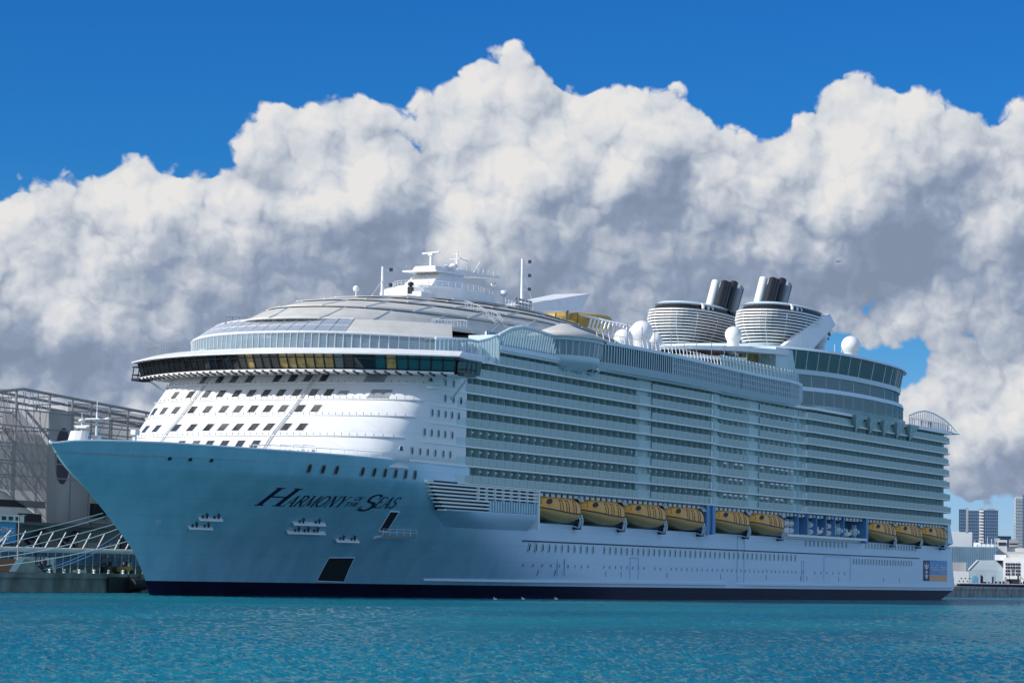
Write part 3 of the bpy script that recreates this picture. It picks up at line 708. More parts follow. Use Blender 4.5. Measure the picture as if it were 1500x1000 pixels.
for bi in range(len(RB)-1):
    ra,rb=RB[bi],RB[bi+1]; ov=.012 if bi<6 else 0
    mb=MB(); rows=[]
    for j in range(5):
        f=j/4; rr=(ra+.018)*(1-f)+rb*f
        rows.append([dpt(rr,t,.36*(1-f)+.05) for t in TS])
    mb.grid(rows,smooth=True); o=part(mb,'dome_strip','beige'); solid(o,.12)
    m2=MB()
    for k in range(4,88,7 if bi<4 else 10):
        kk=k+(bi*3)%7
        if kk>86: continue
        m2.path([tuple(Vector(dpt((ra+.018)*(1-f)+rb*f,TS[kk]+.035*f*(1 if TS[kk]>0 else -1),.36*(1-f)+.14))) for f in (0,.33,.66,1)],.13,4)
    split(m2,'rib',['white'],o)
mb=MB(); mb.grid([[dpt(rr,t,.0) for t in TS] for rr in (1.0,.9,.8,.7,.6,.5,.4,.2,.0)],smooth=True); part(mb,'dome_frame','grey')
for X,Y,z in ((100,-14,0),(104,-17,0),(78,-19,0)):  # access ladders
    mb=MB()
    for d in (-.5,.5): mb.path([(X+d+k*.5,Y+k*-.9,dz(X+k*.5,Y-k*.9)+1.4) for k in range(6)],.07,4)
    for k in range(6):
        for d in (-.5,.5): mb.tube((X+d+k*.5,Y-k*.9,dz(X+k*.5,Y-k*.9)+.4),(X+d+k*.5,Y-k*.9,dz(X+k*.5,Y-k*.9)+1.4),.05,4)
        mb.tube((X-.5+k*.5,Y-k*.9,dz(X,Y-k*.9)+.8),(X+.5+k*.5,Y-k*.9,dz(X,Y-k*.9)+.8),.05,4)
    part(mb,'roof_ladder','white')
# grey shell petals closing the dome aft
for (xa,xb,zt,yw) in ((146,160,52.2,20),(152,166,50.6,22),(158,170,48.2,23)):
    mb=MB(); rows=[]
    for i in range(9):
        t=i/8; row=[]
        for j in range(15):
            u=-1+2*j/14; X=xa+(xb-xa)*t+3*abs(u)**2*-1; Y=yw*u; z=zt-(zt-44.3)*(abs(u)**2.4)-(3.6*t**1.5)
            row.append((X,Y,max(z,43.5)))
        rows.append(row)
    mb.grid(rows,smooth=True); solid(part(mb,'aft_dome_petal','beige'),.15)
# port side glass: low wave then tall swoosh
yg=-25.2
def gtop(X): return lerp(X,[(70,40.9),(78,41.3),(82,41.3),(86,42.1),(89.2,43.0),(93.6,44.4),(98,45.1),(101.6,45.1),(108.5,44.7),(113.5,44.6),(116,44.4)])
mb=MB(); xs=[70+k for k in range(0,20)]; mb.grid([[(x,yg+ (0 if x>77 else (77-x)*.25),38.5) for x in xs],[(x,yg+(0 if x>77 else (77-x)*.25),gtop(x)-.1) for x in xs]],smooth=False)
g=part(mb,'wave_glass','glass'); m2=MB()
for x in xs: yy=yg+(0 if x>77 else (77-x)*.25)-.05; m2.tube((x,yy,38.5),(x,yy,gtop(x)),.09,4)
m2.path([(x,yg+(0 if x>77 else (77-x)*.25),gtop(x)) for x in xs],.22,5); m2.build('mullions',['trim'],g)
mb=MB(); xs=[89+k for k in range(0,27)]; mb.grid([[(x,yg-.2,41.3) for x in xs],[(x,yg-.2,gtop(x)) for x in xs]],smooth=False)
g=part(mb,'swoosh_glass','glass'); m2=MB()
for x in xs[:-1]: m2.tube((x,yg-.3,41.3),(x+1.3,yg-.3,gtop(x+1)),.12,4,mi=0)
m2.path([(x,yg-.25,gtop(x)) for x in xs],.3,5); m2.build('slanted_mullions',['trim'],g)
mb=MB(); mb.box(89,116.5,yg-.7,-20,40.5,41.25); part(mb,'ledge','trim')
mb=MB(); mb.box(70,89,-24.9,-20,38.0,38.5); mb.box(88.8,89.2,yg-.4,-20,38.3,43); part(mb,'ledge','trim')
mb=MB()
mb.box(72,89,-22.9,-22.6,38.5,40.8,0); mb.box(89,116,-23.5,-23.2,41.2,43.6,0)
for k in range(14): mb.box(74+k*3,74.8+k*3,-23.4,-22.9,38.6,41 if k<5 else 43.6,1)
part(mb,'inner_wall',['teal','white'])
# ------------------------------------------------------------------ cabin block with balconies
LV=[40.7,38.3,35.6,33.0,30.3,27.5,24.4,21.3,18.4]
def yo(X,top=False):
    b=-25.0; 
    s=lambda a,b_,x:(lambda t:t*t*(3-2*t))(min(max((x-a)/(b_-a),0),1))
    b+=1.1*s(184,196,X)-1.1*s(238,246,X)
    return b
mb=MB(); mb.box(78,347,-23.0,23,18.4,38.2); mb.box(89,347,-22.95,22.9,38.2,41.0); part(mb,'cabin_block','cabin')
XSB=[78+k*2.0 for k in range(0,135)]
for i,z in enumerate(LV):
    mb=MB(); x0=89 if i==0 else [0,71.5,69,66.3,65.5,63.5,61.5,59,64][i]
    xs=([x0+k*(78-x0)/6 for k in range(6)] if x0<78 else [x0])+[x for x in XSB if x>x0] + [347.3]
    th=.55 if i==0 else .3; ex=.55 if i==0 else .12
    def ye(x):
        if x>=78: return yo(x)-ex
        zf=min(z,37); return min(-half(x,20.9),-24.9) if i==8 else -25.0-ex*min(1,(x-x0)/3)
    for a,b in zip(xs,xs[1:]):
        mb.hexa([(a,ye(a),z-th),(b,ye(b),z-th),(b,-22.5,z-th),(a,-22.5,z-th),(a,ye(a),z),(b,ye(b),z),(b,-22.5,z),(a,-22.5,z)])
        # starboard mirror
    mb.box(78,347.3,22.5,25.1,z-th,z)
    part(mb,'deck_slab','slab')
# balcony unit: rail glass, handrail, partition, door, soffit shade
def balcony(mb,X,zf,H,w,low,first=False,solid_=False):
    a,b=X,X+w; ya,yb=yo(a)-.02,yo(b)-.02
    # door wall pieces
    mb.box(a+.25,a+1.7,-23.08,-23.0,zf+.05,zf+H-.55,2); mb.box(a+1.75,b-.2,-23.1,-23.0,zf+.05,zf+H-.5,3 if random.random()<.45 else 5)
    if low and random.random()<.9: mb.box(a+.7,a+2.1,-24.1,-23.6,zf+H-.98,zf+H-.62,6)
    mb.hexa([(a-.05,ya+.08,zf+.05),(a+.05,ya+.08,zf+.05),(a+.05,-23,zf+.05),(a-.05,-23,zf+.05),(a-.05,ya+.35,zf+H-.3),(a+.05,ya+.35,zf+H-.3),(a+.05,-23,zf+H-.3),(a-.05,-23,zf+H-.3)],4)
    mb.hexa([(a+.04,ya+.0,zf+.06),(b-.04,yb+.0,zf+.06),(b-.04,yb+.04,zf+.06),(a+.04,ya+.04,zf+.06),(a+.04,ya+.0,zf+1.22),(b-.04,yb+.0,zf+1.22),(b-.04,yb+.04,zf+1.22),(a+.04,ya+.04,zf+1.22)],0)
    mb.hexa([(a,ya-.03,zf+1.22),(b,yb-.03,zf+1.22),(b,yb+.07,zf+1.22),(a,ya+.07,zf+1.22),(a,ya-.03,zf+1.3),(b,yb-.03,zf+1.3),(b,yb+.07,zf+1.3),(a,ya+.07,zf+1.3)],1)
BM=['rail','trim','door','curtain','part','cabin','slab']
rest=MB(); W_=3.0; cnt=0
for i in range(1,9):
    zf=LV[i]; H=LV[i-1]-LV[i]; n=int((347-78)/W_)
    for k in range(n):
        X=78+k*W_
        if i==1 and X<89: continue
        if i>=1 and k<13 and cnt<100:
            mb=MB(); balcony(mb,X,zf,H,W_,i>=6); part(mb,'balcony',BM); cnt+=1
        else:
            if k in (24,25,37,44,45,53,54) : 
                rest.box(X,X+W_,yo(X)+.2,-23,zf+.05,zf+1.5,4); rest.box(X,X+W_,yo(X)+.7,-23,zf+1.5,zf+H-.3,5); continue
            balcony(rest,X,zf,H,W_,i>=6 and k%17!=4)
o=part(rest,'balconies',BM,'long rows of glass fronted balconies'); o['kind']='stuff'
mb=MB()  # vertical service columns breaking the rows
for X in (186,242.3):
    for i in range(1,9): mb.box(X,X+.5,yo(X)-.25,-23,LV[i],LV[i]+1.2); 
split(mb,'column_fin','slab')
mb=MB(); mb.box(75.6,78.0,-24.6,-22,21.3,38.0); part(mb,'forward_recess','cabin')
mb=MB()
for i in range(4,9): mb.box(75.0,78.2,-25.03,-24.5,LV[i]+.02,LV[i]+1.2)
split(mb,'recess_rail','sidewhite')
def side(X,z,out=.06): 
    P=Vector((X,-25,z))
    if X<lerp(min(z,37),XCT):
        # follow the rounded corner of the front
        lo,hi=-25,-10
        for _ in range(30):
            m=(lo+hi)/2
            if FX(m,min(z,37))>X: lo=m
            else: hi=m
        P=Vector((X,lo,z)) 
        return P+Vector((-.25,-.97,0))*out
    return P+Vector((0,-1,0))*out
for z,xs in ((36.6,(72.5,75.3)),(33.9,(67.5,70.7,73.6)),(31.4,(70.7,73.6,76.3)),(28.9,(66.3,68.5,70.9,73.2,75.6)),(25.75,(63.8,66.2,68.6,70.9,73.4)),(22.65,(57.0,59.8,62.4,65.0,67.6,70.4,72.8))):
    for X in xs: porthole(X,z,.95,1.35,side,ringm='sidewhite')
# side wall fairing that carries the forward portholes out to the shell
mb=MB()
for k,(za,zb,xa) in enumerate(((21.3,24.4,60.5),(24.4,27.5,63),(27.5,30.3,65),(30.3,33.0,67),(33.0,35.6,69.5),(35.6,38.3,72))):
    pass
# ------------------------------------------------------------------ louvred block, sponson
mb=MB(); mb.hexa([(71.4,-25.25,13.9),(104.9,-25.25,13.9),(104.9,-22,13.9),(71.4,-22,13.9),(65.5,-25.25,18.2),(104.9,-25.25,18.2),(104.9,-22,18.2),(64.5,-22,18.2)]); part(mb,'louvre_backing','dark')
mb=MB()
for k in range(8):
    z=18.15-k*.58; x0=64.2+(18.2-z)*1.45; x1=105 if k<4 else 86
    y0=-25.5
    mb.hexa([(x0,y0,z-.3),(x1,-25.75,z-.3),(x1,-25.1,z-.3),(x0,-24.3,z-.3),(x0,y0,z-.05),(x1,-25.75,z-.05),(x1,-25.1,z-.05),(x0,-24.3,z-.05)])
split(mb,'louvre_slat','slab')
mb=MB()
for k in range(8): mb.box(82+k*3.1,82.12+k*3.1,-25.8,-25.2,15.8,18.1)
mb.box(104.7,105.2,-25.9,-20,11.6,18.3); split(mb,'louvre_post','slab')
mb=MB(); mb.box(86,104.8,-25.6,-25.2,14.0,15.9,0)
for k in range(19): mb.box(86.3+k*1.0,86.7+k*1.0,-25.75,-25.6,14.1,15.8,1)
part(mb,'ribbed_panel',['teal','sidewhite'])
mb=MB(); rows=[]
for t in range(7):
    u=t/6; z=13.95-2.6*u; row=[]
    for k in range(20):
        X=(70.2+7*u)+(105-(70.2+7*u))*k/19; inn=-half(X,z)
        prof=-25.8*(1-u**1.5)+ (inn-.02)*(u**1.5); fd=min(1,(X-(70.2+7*u))/8); row.append((X,inn*(1-fd)+prof*fd,z))
    rows.append(row)
mb.grid(rows,smooth=True); mb.add([rows[0][-1],rows[3][-1],rows[6][-1],(105,-22,11.3),(105,-22,14)],[(0,1,2,3,4)])
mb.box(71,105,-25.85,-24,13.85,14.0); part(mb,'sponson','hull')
# ------------------------------------------------------------------ lifeboat recess
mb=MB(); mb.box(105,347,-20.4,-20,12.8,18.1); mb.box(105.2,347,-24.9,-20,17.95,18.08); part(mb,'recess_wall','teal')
mb=MB()
for k in range(99):
    X=106+k*2.42
    mb.box(X,X+1.45,-24.3,-24.1,17.35,17.85)
split(mb,'recess_ceiling_panel','slab')
mb=MB(); mb.box(105.2,347,-24.08,-24.0,17.2,17.95); part(mb,'recess_fascia','wintrim')
for X in (184.3,187.5,282.5):
    mb=MB(); mb.box(X,X+1.5,-25,-20.5,12.5,18.1); part(mb,'recess_pillar','blue')
mb=MB(); mb.box(184.4,189,-24.6,-24.4,13,18.0); part(mb,'recess_panel','blue')
mb=MB(); mb.box(230,282,-25.3,-21,13.0,13.5); mb.box(230,282,-24,-21,12.6,13.0); part(mb,'equipment_platform','slab')
def equip(X,Y,kind):
    mb=MB()
    if kind=='raft':
        for dz_ in (0,1.5):
            mb.tube((X-1.1,Y,14.3+dz_),(X+1.1,Y,14.3+dz_),.6,12)
            mb.tube((X-.05,Y,14.3+dz_),(X+.05,Y,14.3+dz_),.66,12)
        mb.box(X-1.3,X-1.15,Y-.2,Y+.3,13.5,16.7); mb.box(X+1.15,X+1.3,Y-.2,Y+.3,13.5,16.7)
        part(mb,'liferaft_canister','white')
    elif kind=='boat':
        mb.lathe((X,Y,14.6),[(.3,-.8),(1,-.5),(1.2,0),(.9,.5),(.3,.9)],14,sx=1.9); mb.box(X-1,X+1,Y-1.3,Y-.9,14.9,15.3,1)
        part(mb,'rescue_boat',['white','wintrim'])
    else:
        mb.lathe((X,Y-.3,14.9),[(.1,-.9),(.8,-.7),(1,0),(.8,.7),(.1,.9)],14); mb.tube((X,Y-1.1,14.9),(X,Y-1.6,14.9),.4,12)
        mb.box(X+1.0,X+1.3,Y-.5,Y+.5,13.5,16.5); part(mb,'winch','sidewhite')
for X,k in ((233.5,'raft'),(236.8,'raft'),(249.5,'raft'),(254,'boat'),(261,'raft'),(266.5,'winch'),(269.5,'winch'),(273.5,'boat'),(278,'winch'),(264,'raft')): equip(X,-23.2,k)
for k in range(6):
    mb=MB(); X=238+k*6; mb.box(X,X+.35,-24.6,-20.5,13.5,18); part(mb,'recess_post','blue')
# stern corner block
mb=MB(); mb.hexa([(346,-25.05,13.6),(353.5,-24.2,13.6),(353.5,-10,13.6),(346,-20,13.6),(346,-25.05,18.4),(350.5,-24.2,18.4),(350.5,-10,18.4),(346,-20,18.4)])
mb.hexa([(344,-23.4,12.7),(351.5,-23,12.7),(351,-10,12.7),(344,-20,12.7),(342,-25.05,13.65),(353.5,-24.2,13.65),(353.5,-10,13.65),(342,-20,13.65)])
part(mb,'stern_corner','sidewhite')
for i in range(8):
    z=LV[i+1] if i<8 else 0
    d=[2.4,1.4,1.9,2.4,2.9,3.4,4.0,4.3][i]
    mb=MB(); mb.box(347.4,347.4+d+.9,-23.9,23.9,z-.3,z,0); mb.box(347.4+d+.8,347.4+d+.9,-23.8,23.8,z,z+1.25,1); mb.box(347.4,347.4+d+.9,-23.9,-23.8,z,z+1.25,1)
    part(mb,'stern_balcony',['slab','rail'])
mb=MB(); mb.box(346.9,347.5,-23.5,23.5,18.3,40.6); part(mb,'stern_wall','cabin')
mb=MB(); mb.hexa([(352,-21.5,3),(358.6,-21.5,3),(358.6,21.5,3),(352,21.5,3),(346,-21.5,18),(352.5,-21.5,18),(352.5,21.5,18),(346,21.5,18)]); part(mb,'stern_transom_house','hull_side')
# ------------------------------------------------------------------ radar mast on the dome
ZMAP[0]=lambda z: 50.8+(z-50.8)*.76 if z>50.8 else z
mb=MB(); mb.prism([(118+15*math.cos(t)*1.0,8.2*math.sin(t)) for t in [k*2*math.pi/28 for k in range(28)]],51.0,53.6)
mb.prism([(119+13*math.cos(t),7*math.sin(t)) for t in [k*2*math.pi/28 for k in range(28)]],53.6,54.5)
mb.box(101.5,109,-4.6,3.4,50.0,52.3); mb.hexa([(109,-5.6,50),(115,-6.6,50),(115,-2,50),(109,-2,50),(109,-5.6,52.6),(115,-6.6,52.6),(115,-2,52.6),(109,-2,52.6)])
part(mb,'mast_house','white')
mb=MB(); mb.hexa([(108.5,-2.9,54.4),(121,-2.9,54.4),(121,2.9,54.4),(108.5,2.9,54.4),(113,-2.3,58.2),(122.5,-2.3,59.4),(122.5,2.3,59.4),(113,2.3,58.2)])
mb.hexa([(109.5,-3.3,58.0),(123.5,-2.8,58.6),(123.5,2.8,58.6),(109.5,3.3,58.0),(109.5,-3.3,58.35),(123.5,-2.8,59.2),(123.5,2.8,59.2),(109.5,3.3,58.35)])
mb.hexa([(111,-2.3,58.3),(125,-2.0,59.0),(125,2.0,59.0),(111,2.3,58.3),(111.8,-2.0,59.6),(125,-1.6,60.2),(125,1.6,60.2),(111.8,2.0,59.6)])
mb.hexa([(123,-1.4,58.9),(140,-1.0,60.5),(140,1.0,60.5),(126,1.6,58.9),(126,-1.6,60.2),(140,-1.0,61.0),(140,1.0,61.0),(126,1.6,60.2)])
part(mb,'mast_tower','white')
mb=MB()
mb.tube((114,0,59.4),(114,0,62.6),.28,8); mb.tube((114,-1.7,63.1),(114,1.7,62.8),.24,6); mb.box(113.6,114.4,-.4,.4,62.3,62.9)
part(mb,'radar_scanner','white')
mb=MB(); mb.tube((124.4,0,60),(124.4,0,65),.24,8,r2=.14)
for z,w_ in ((63.0,1.6),(64.2,.8)): mb.tube((124.4,-w_,z),(124.4,w_,z),.09,5)
mb.tube((121.2,-1.2,60),(121.2,-1.2,62.4),.12,6); mb.tube((127.6,-1.6,60),(129.6,-2.0,63),.09,5); mb.tube((124.4,-2,62.4),(121.2,-1.8,62.8),.12,5)
for k in range(8): mb.tube((119+k*2.2,-2.4,60),(119+k*2.2,-2.4,61.3),.06,4)
for k in range(6): mb.tube((128+k*2,-1.6,60.4+k*.15),(128+k*2,-1.6,61.4+k*.15),.05,4)
mb.path([(128+k*2,-1.6,61.3+k*.15) for k in range(6)],.04,4)
part(mb,'antenna_mast','white')
for P,r_ in (((117.5,-2.7,60.2),.75),((133.5,-5,55.9),.8),((139.5,0,59.0),.55),((117,-1.5,60.1),.5)):
    mb=MB(); mb.ball(P,r_,14); mb.tube((P[0],P[1],P[2]-2.0 if P[0]<139 else P[2]+1),(P[0],P[1],P[2]),.12,5); part(mb,'small_dome','white')
mb=MB()
c_=[(119+13.4*math.cos(t),7.4*math.sin(t),0) for t in [math.pi*(.55+1.1*k/26) for k in range(27)]]
for x,y,_ in c_: mb.tube((x,y,54.4),(x,y,55.5),.05,4)
for h in (54.95,55.5): mb.path([(x,y,h) for x,y,_ in c_],.045,4)
c2=[(119+13.4*math.cos(t),7.4*math.sin(t),0) for t in [math.pi*(1.5+.45*k/12) for k in range(13)]]
for x,y,_ in c2: mb.tube((x,y,54.4),(x,y,55.5),.05,4)
mb.path([(x,y,55.5) for x,y,_ in c2],.045,4)
for k in range(10): mb.tube((126+k*1.3,-9,51.4),(126+k*1.3,-9,53.5),.12,4)
part(mb,'mast_railing','white')
mb=MB(); mb.box(133,144,-5,4,51.0,51.9); mb.box(144,154,-4,3,50.8,51.6); part(mb,'roof_house','white')
mb=MB(); mb.ball((101.8,-2.4,54.0),.55,10); mb.box(101.4,102.2,-2.8,-2,51.8,53.4); part(mb,'black_camera_post','black')
mb=MB(); 
for k in range(5):
    for j in range(3): mb.box(130+k*1.5,131.2+k*1.5,-8.9,-8.7,52+j*.9,52.6+j*.9)
split(mb,'vent_box','grey')
ZMAP[0]=None
for (X,z0,z1,r_) in ((96,49.5,55.7,.32),(151.8,51,63.1,.34)):
    mb=MB(); mb.tube((X,0,z0),(X,0,z1),r_,8,r2=r_*.7); mb.tube((X,0,z0+3),(X+4.5,-.5,z0),.06,4); mb.tube((X,0,z0+4),(X-4,.5,z0),.05,4); mb.tube((X,0,z1-2),(X+6,-1,z0),.05,4)
    for z in (z1-.6,z1-3.2,z1-5.8):
        mb.tube((X,0,z),(X+.8,-1.0,z),.07,4); mb.box(X+.6,X+1.0,-1.4,-.9,z-.2,z+.4,1)
    part(mb,'signal_mast',['white','black'])
mb=MB(); mb.tube((86.7,0,48.5),(86.7,0,50.6),.1,6); mb.ball((86.7,0,51.0),.55,12); mb.box(85.6,87.8,-.6,.6,48.6,49.6); part(mb,'roof_antenna','white')
mb=MB()
for k in range(5): mb.tube((66.5+k*1.2,13-k*.6,43.0),(66.5+k*1.2,13-k*.6,44.8+k*.1),.07,4)
for h in (43.8,44.7): mb.tube((66.5,13,h),(71.3,10.6,h+.4),.06,4)
part(mb,'dome_edge_railing','grey')
# white launch ramp / screen jutting aft (surf simulator canopy)
mb=MB(); mb.hexa([(142,-1,52.2),(166,-6,54.6),(171,3,55.2),(150,4,53),(142,-1.2,53.0),(170,-6,58.2),(173,3,58.6),(150,4,54.2)])
part(mb,'screen_canopy','white')
mb=MB(); mb.tube((163,-4,48),(164,-4,54.6),.25,6); mb.tube((160,-4,48),(164,-4,52),.15,5); part(mb,'canopy_post','grey')
# yellow tube slide coils behind the dome
mb=MB()
for k in range(46):
    t=k/46*2*math.pi*2.0
    def pt(t,k): return (184+9.5*math.cos(t),4+6.5*math.sin(t),52.6+ (k/46)*2.2)
    mb.tube(pt(t,k),pt((k+1)/46*2*math.pi*2.0,k+1),.95,8)
part(mb,'tube_slide','yslide')
mb=MB()
for k in range(12):
    X=172+k*1.8; mb.tube((X,-4,48.5),(X+1.2,-5,53.8),.25,5); mb.tube((X+1.2,-5,53.8),(X-.4,-3,54.4),.2,5)
split(mb,'slide_support','white')
mb=MB(); mb.box(170,200,-3,10,45,50.8); part(mb,'slide_platform','white')
# ------------------------------------------------------------------ port side pod with conical roof
def ell(cx,cy,ax,ay,n=32,a0=0,a1=360): return [(cx+ax*math.cos(R(a0+(a1-a0)*k/n)),cy+ay*math.sin(R(a0+(a1-a0)*k/n))) for k in range(n+(0 if a1-a0>=360 else 1))]
mb=MB(); px_,py_=120,-23.2
mb.lathe((px_,py_,44.6),[(10.8,0),(10.9,.25),(6,1.5),(1.2,2.9),(.3,3.0)],36,sy=.62); part(mb,'pod_roof','beige')
mb=MB(); mb.lathe((px_,py_,40.4),[(4,-1.2),(8.6,0),(9.1,.5),(9.2,1.2)],36,sy=.6); mb.lathe((px_,py_,44.1),[(10.2,0),(10.3,.5)],36,sy=.6); part(mb,'pod_base','trim')
mb=MB(); mb.lathe((px_,py_,41.6),[(9.2,0),(9.7,2.5)],36,sy=.6,smooth=False); o=part(mb,'pod_glass','glass')
m2=MB()
for x,y in ell(px_,py_,9.25,9.25*.6,36): m2.tube((x,y,41.6),(px_+(x-px_)*1.055,py_+(y-py_)*1.055,44.2),.09,4)
m2.build('mullions',['trim'],o)
mb=MB(); mb.lathe((px_,py_,41.5),[(6.5,0),(6.5,2.6)],24,sy=.5); part(mb,'pod_core','dark')
mb=MB()
for X in (115,121,126): mb.tube((X,-27,40.6),(X+1.5,-23.5,37.8),.16,5); mb.tube((X+3,-27,40.6),(X+1.5,-23.5,37.8),.16,5)
split(mb,'pod_strut','trim')
# ------------------------------------------------------------------ long bowed gallery
def gy(X):   # outboard edge
    return -26.4-1.0*math.sin((X-128)/111*math.pi*2.0)*.9 + lerp(X,[(128,.6),(134,0),(228,0),(236,1.2),(240,2.2)])
GX=[128.5+k*1.0 for k in range(0,112)]
def strip(x0,x1,z0,z1,off0,off1,name,m,depth=3,fn=gy,step=2.0):
    mb=MB(); n=max(1,int((x1-x0)/step)); xs=[x0+(x1-x0)*k/n for k in range(n+1)]
    for a,b in zip(xs,xs[1:]):
        mb.hexa([(a,fn(a)-off0,z0),(b,fn(b)-off0,z0),(b,-22,z0),(a,-22,z0),(a,fn(a)-off1,z1),(b,fn(b)-off1,z1),(b,-22,z1),(a,-22,z1)])
    return part(mb,name,m)
strip(128.5,240,40.4,41.6,-.5,.3,'gallery_floor','trim')
strip(128.5,240,44.75,45.35,.35,.35,'gallery_roof','trim')
for xa,xb in ((128.5,160),(160,200),(200,240)):
    mb=MB(); n=int(xb-xa); xs=[xa+k for k in range(n+1)]
    mb.grid([[(x,gy(x)-.1,41.5) for x in xs],[(x,gy(x)-.15,44.8) for x in xs]],smooth=True); g=part(mb,'gallery_glass','tint' if xa<150 else 'glass'); m2=MB()
    for x in xs: m2.tube((x,gy(x)-.2,41.5),(x,gy(x)-.25,44.8),.1,4)
    if xa>150:
        for h in (42.6,43.7): m2.path([(x,gy(x)-.2,h) for x in xs],.07,4)
    m2.build('mullions',['trim'],g)
mb=MB(); mb.box(130,240,-24.6,-24.2,41.6,44.8,0)
for k in range(18): X=132+k*6; mb.box(X,X+1.8,-25.2,-24.6,41.6,44.2,1)
part(mb,'gallery_wall',['cabin','white'])
mb=MB()   # windscreen and rail on the gallery roof
for k in range(56):
    X=129+k*2; mb.tube((X,gy(X)+.3,45.3),(X-.2,gy(X)+.5,46.9 if X<190 else 47.6),.08,4)
mb.path([(129+k*2,gy(129+k*2)+.4,46.7) for k in range(56)],.06,4)
part(mb,'deck_railing','white')
mb=MB(); mb.grid([[(190+k*2,gy(190+k*2)+.6,45.4) for k in range(25)],[(190+k*2,gy(190+k*2)+1.0,47.8) for k in range(25)]],smooth=False); part(mb,'windscreen','rail')
mb=MB()
for k in range(12):
    X=150+k*7+random.random()*2; mb.tube((X,-22,45.3),(X,-22,49.5),.08,4); mb.tube((X,-22,49.5),(X-1.5,-22.6,50.2),.08,4)
split(mb,'light_pole','grey')
mb=MB(); mb.box(130,236,-21.5,21.5,44.8,45.5); mb.box(150,200,-14,14,45.5,48.2); mb.box(136,165,-16,12,45.5,47.4); part(mb,'upper_deck_house','white')
# deck clutter: loungers and parasols glimpsed over the rail
for k in range(22):
    X=150+k*3.6+random.random(); Y=-21.5+random.random()*1.5; mb=MB()
    mb.hexa([(X,Y,45.9),(X+1.7,Y,45.9),(X+1.7,Y+.6,45.9),(X,Y+.6,45.9),(X,Y,46.0),(X+1.2,Y,46.05),(X+1.2,Y+.6,46.05),(X,Y+.6,46.0)]); mb.hexa([(X+1.2,Y,46),(X+1.3,Y,46),(X+1.3,Y+.6,46),(X+1.2,Y+.6,46),(X+1.7,Y,46.8),(X+1.8,Y,46.8),(X+1.8,Y+.6,46.8),(X+1.7,Y+.6,46.8)])
    part(mb,'sun_lounger',random.choice(['white','blue','white']))
# radomes
for (X,Y,z,r_,zb) in ((165.4,-15,48.9,1.85,45.4),(174.4,-15,51.0,2.15,45.4),(181,-15,49.9,1.5,45.4),(223.8,-15,54.6,1.75,50.0),(277.7,-15,58.9,2.15,55),(321.5,-8,60.4,2.3,55)):
    mb=MB(); mb.ball((X,Y,z),r_,28,m=18); mb.lathe((X,Y,zb),[(r_*.72,0),(r_*.72,(z-zb)-r_*.75),(r_*.85,(z-zb)-r_*.6)],20)
    part(mb,'radome','white')
# ------------------------------------------------------------------ aft lounge: stacked bowed glass storeys
def sup(cx,ax,ay,n=56,p=2.6):
    out=[]
    for k in range(n):
        t=2*math.pi*k/n; c,s_=math.cos(t),math.sin(t)
        out.append((cx+ax*math.copysign(abs(c)**(2/p),c),ay*math.copysign(abs(s_)**(2/p),s_)))
    return out
def storey(cx,ax,ay,z0,z1,m,name,mull='trim',flare=0.0,every=1,n=56,mr=.1):
    a=sup(cx,ax,ay,n); b=sup(cx,ax+flare,ay+flare,n); mb=MB()
    mb.grid([[(x,y,z0) for x,y in a+a[:1]],[(x,y,z1) for x,y in b+b[:1]]],smooth=True); g=part(mb,name,m); m2=MB()
    for k in range(0,n,every): m2.tube((*a[k],z0),(*b[k],z1),mr,4)
    m2.build('mullions',[mull],g); return g
def slab_(cx,ax,ay,z0,z1,name,m,flare=0,n=56):
    a=sup(cx,ax,ay,n); b=sup(cx,ax+flare,ay+flare,n); mb=MB()
    vs=[(x,y,z0) for x,y in a]+[(x,y,z1) for x,y in b]
    mb.add(vs,[(i,(i+1)%n,(i+1)%n+n,i+n) for i in range(n)],0,True); mb.add(vs,[tuple(range(n-1,-1,-1)),tuple(range(n,2*n))]); return part(mb,name,m)
LX=285
slab_(LX,50,25.0,40.6,41.6,'lounge_floor','trim',1.5)
storey(LX,50.3,26.0,41.6,44.6,'tint','lounge_glass',n=64,mr=.06)
slab_(LX,50.5,26.2,44.6,45.5,'lounge_floor','trim',-.3)
storey(LX,50,24.8,45.5,48.2,'tint','lounge_glass','trim',n=44,mr=.08)
slab_(LX,50.5,25.2,48.2,49.2,'lounge_floor','trim',.2)
storey(LX,50.4,25.0,49.2,53.3,'tint','lounge_glass','trim',.8,n=60,mr=.12)
slab_(LX+1,52.5,26.2,53.3,53.9,'lounge_roof','trim',-.5)
slab_(LX,46,21,41.6,53.3,'lounge_core','dark')
slab_(LX+6,38,18,53.9,54.6,'lounge_roof_deck','grey')
mb=MB()  # triangular brackets under the lounge
for k in range(5):
    X=274+k*10
    mb.add([(X-3.6,-25.1,40.6),(X+3.6,-25.1,40.6),(X,-25.1,36.9),(X-3.6,-26.5,40.6),(X+3.6,-26.5,40.6)],[(0,1,2),(3,2,4),(0,2,3),(1,4,2),(0,3,4,1)])
split(mb,'triangular_bracket','cabin')
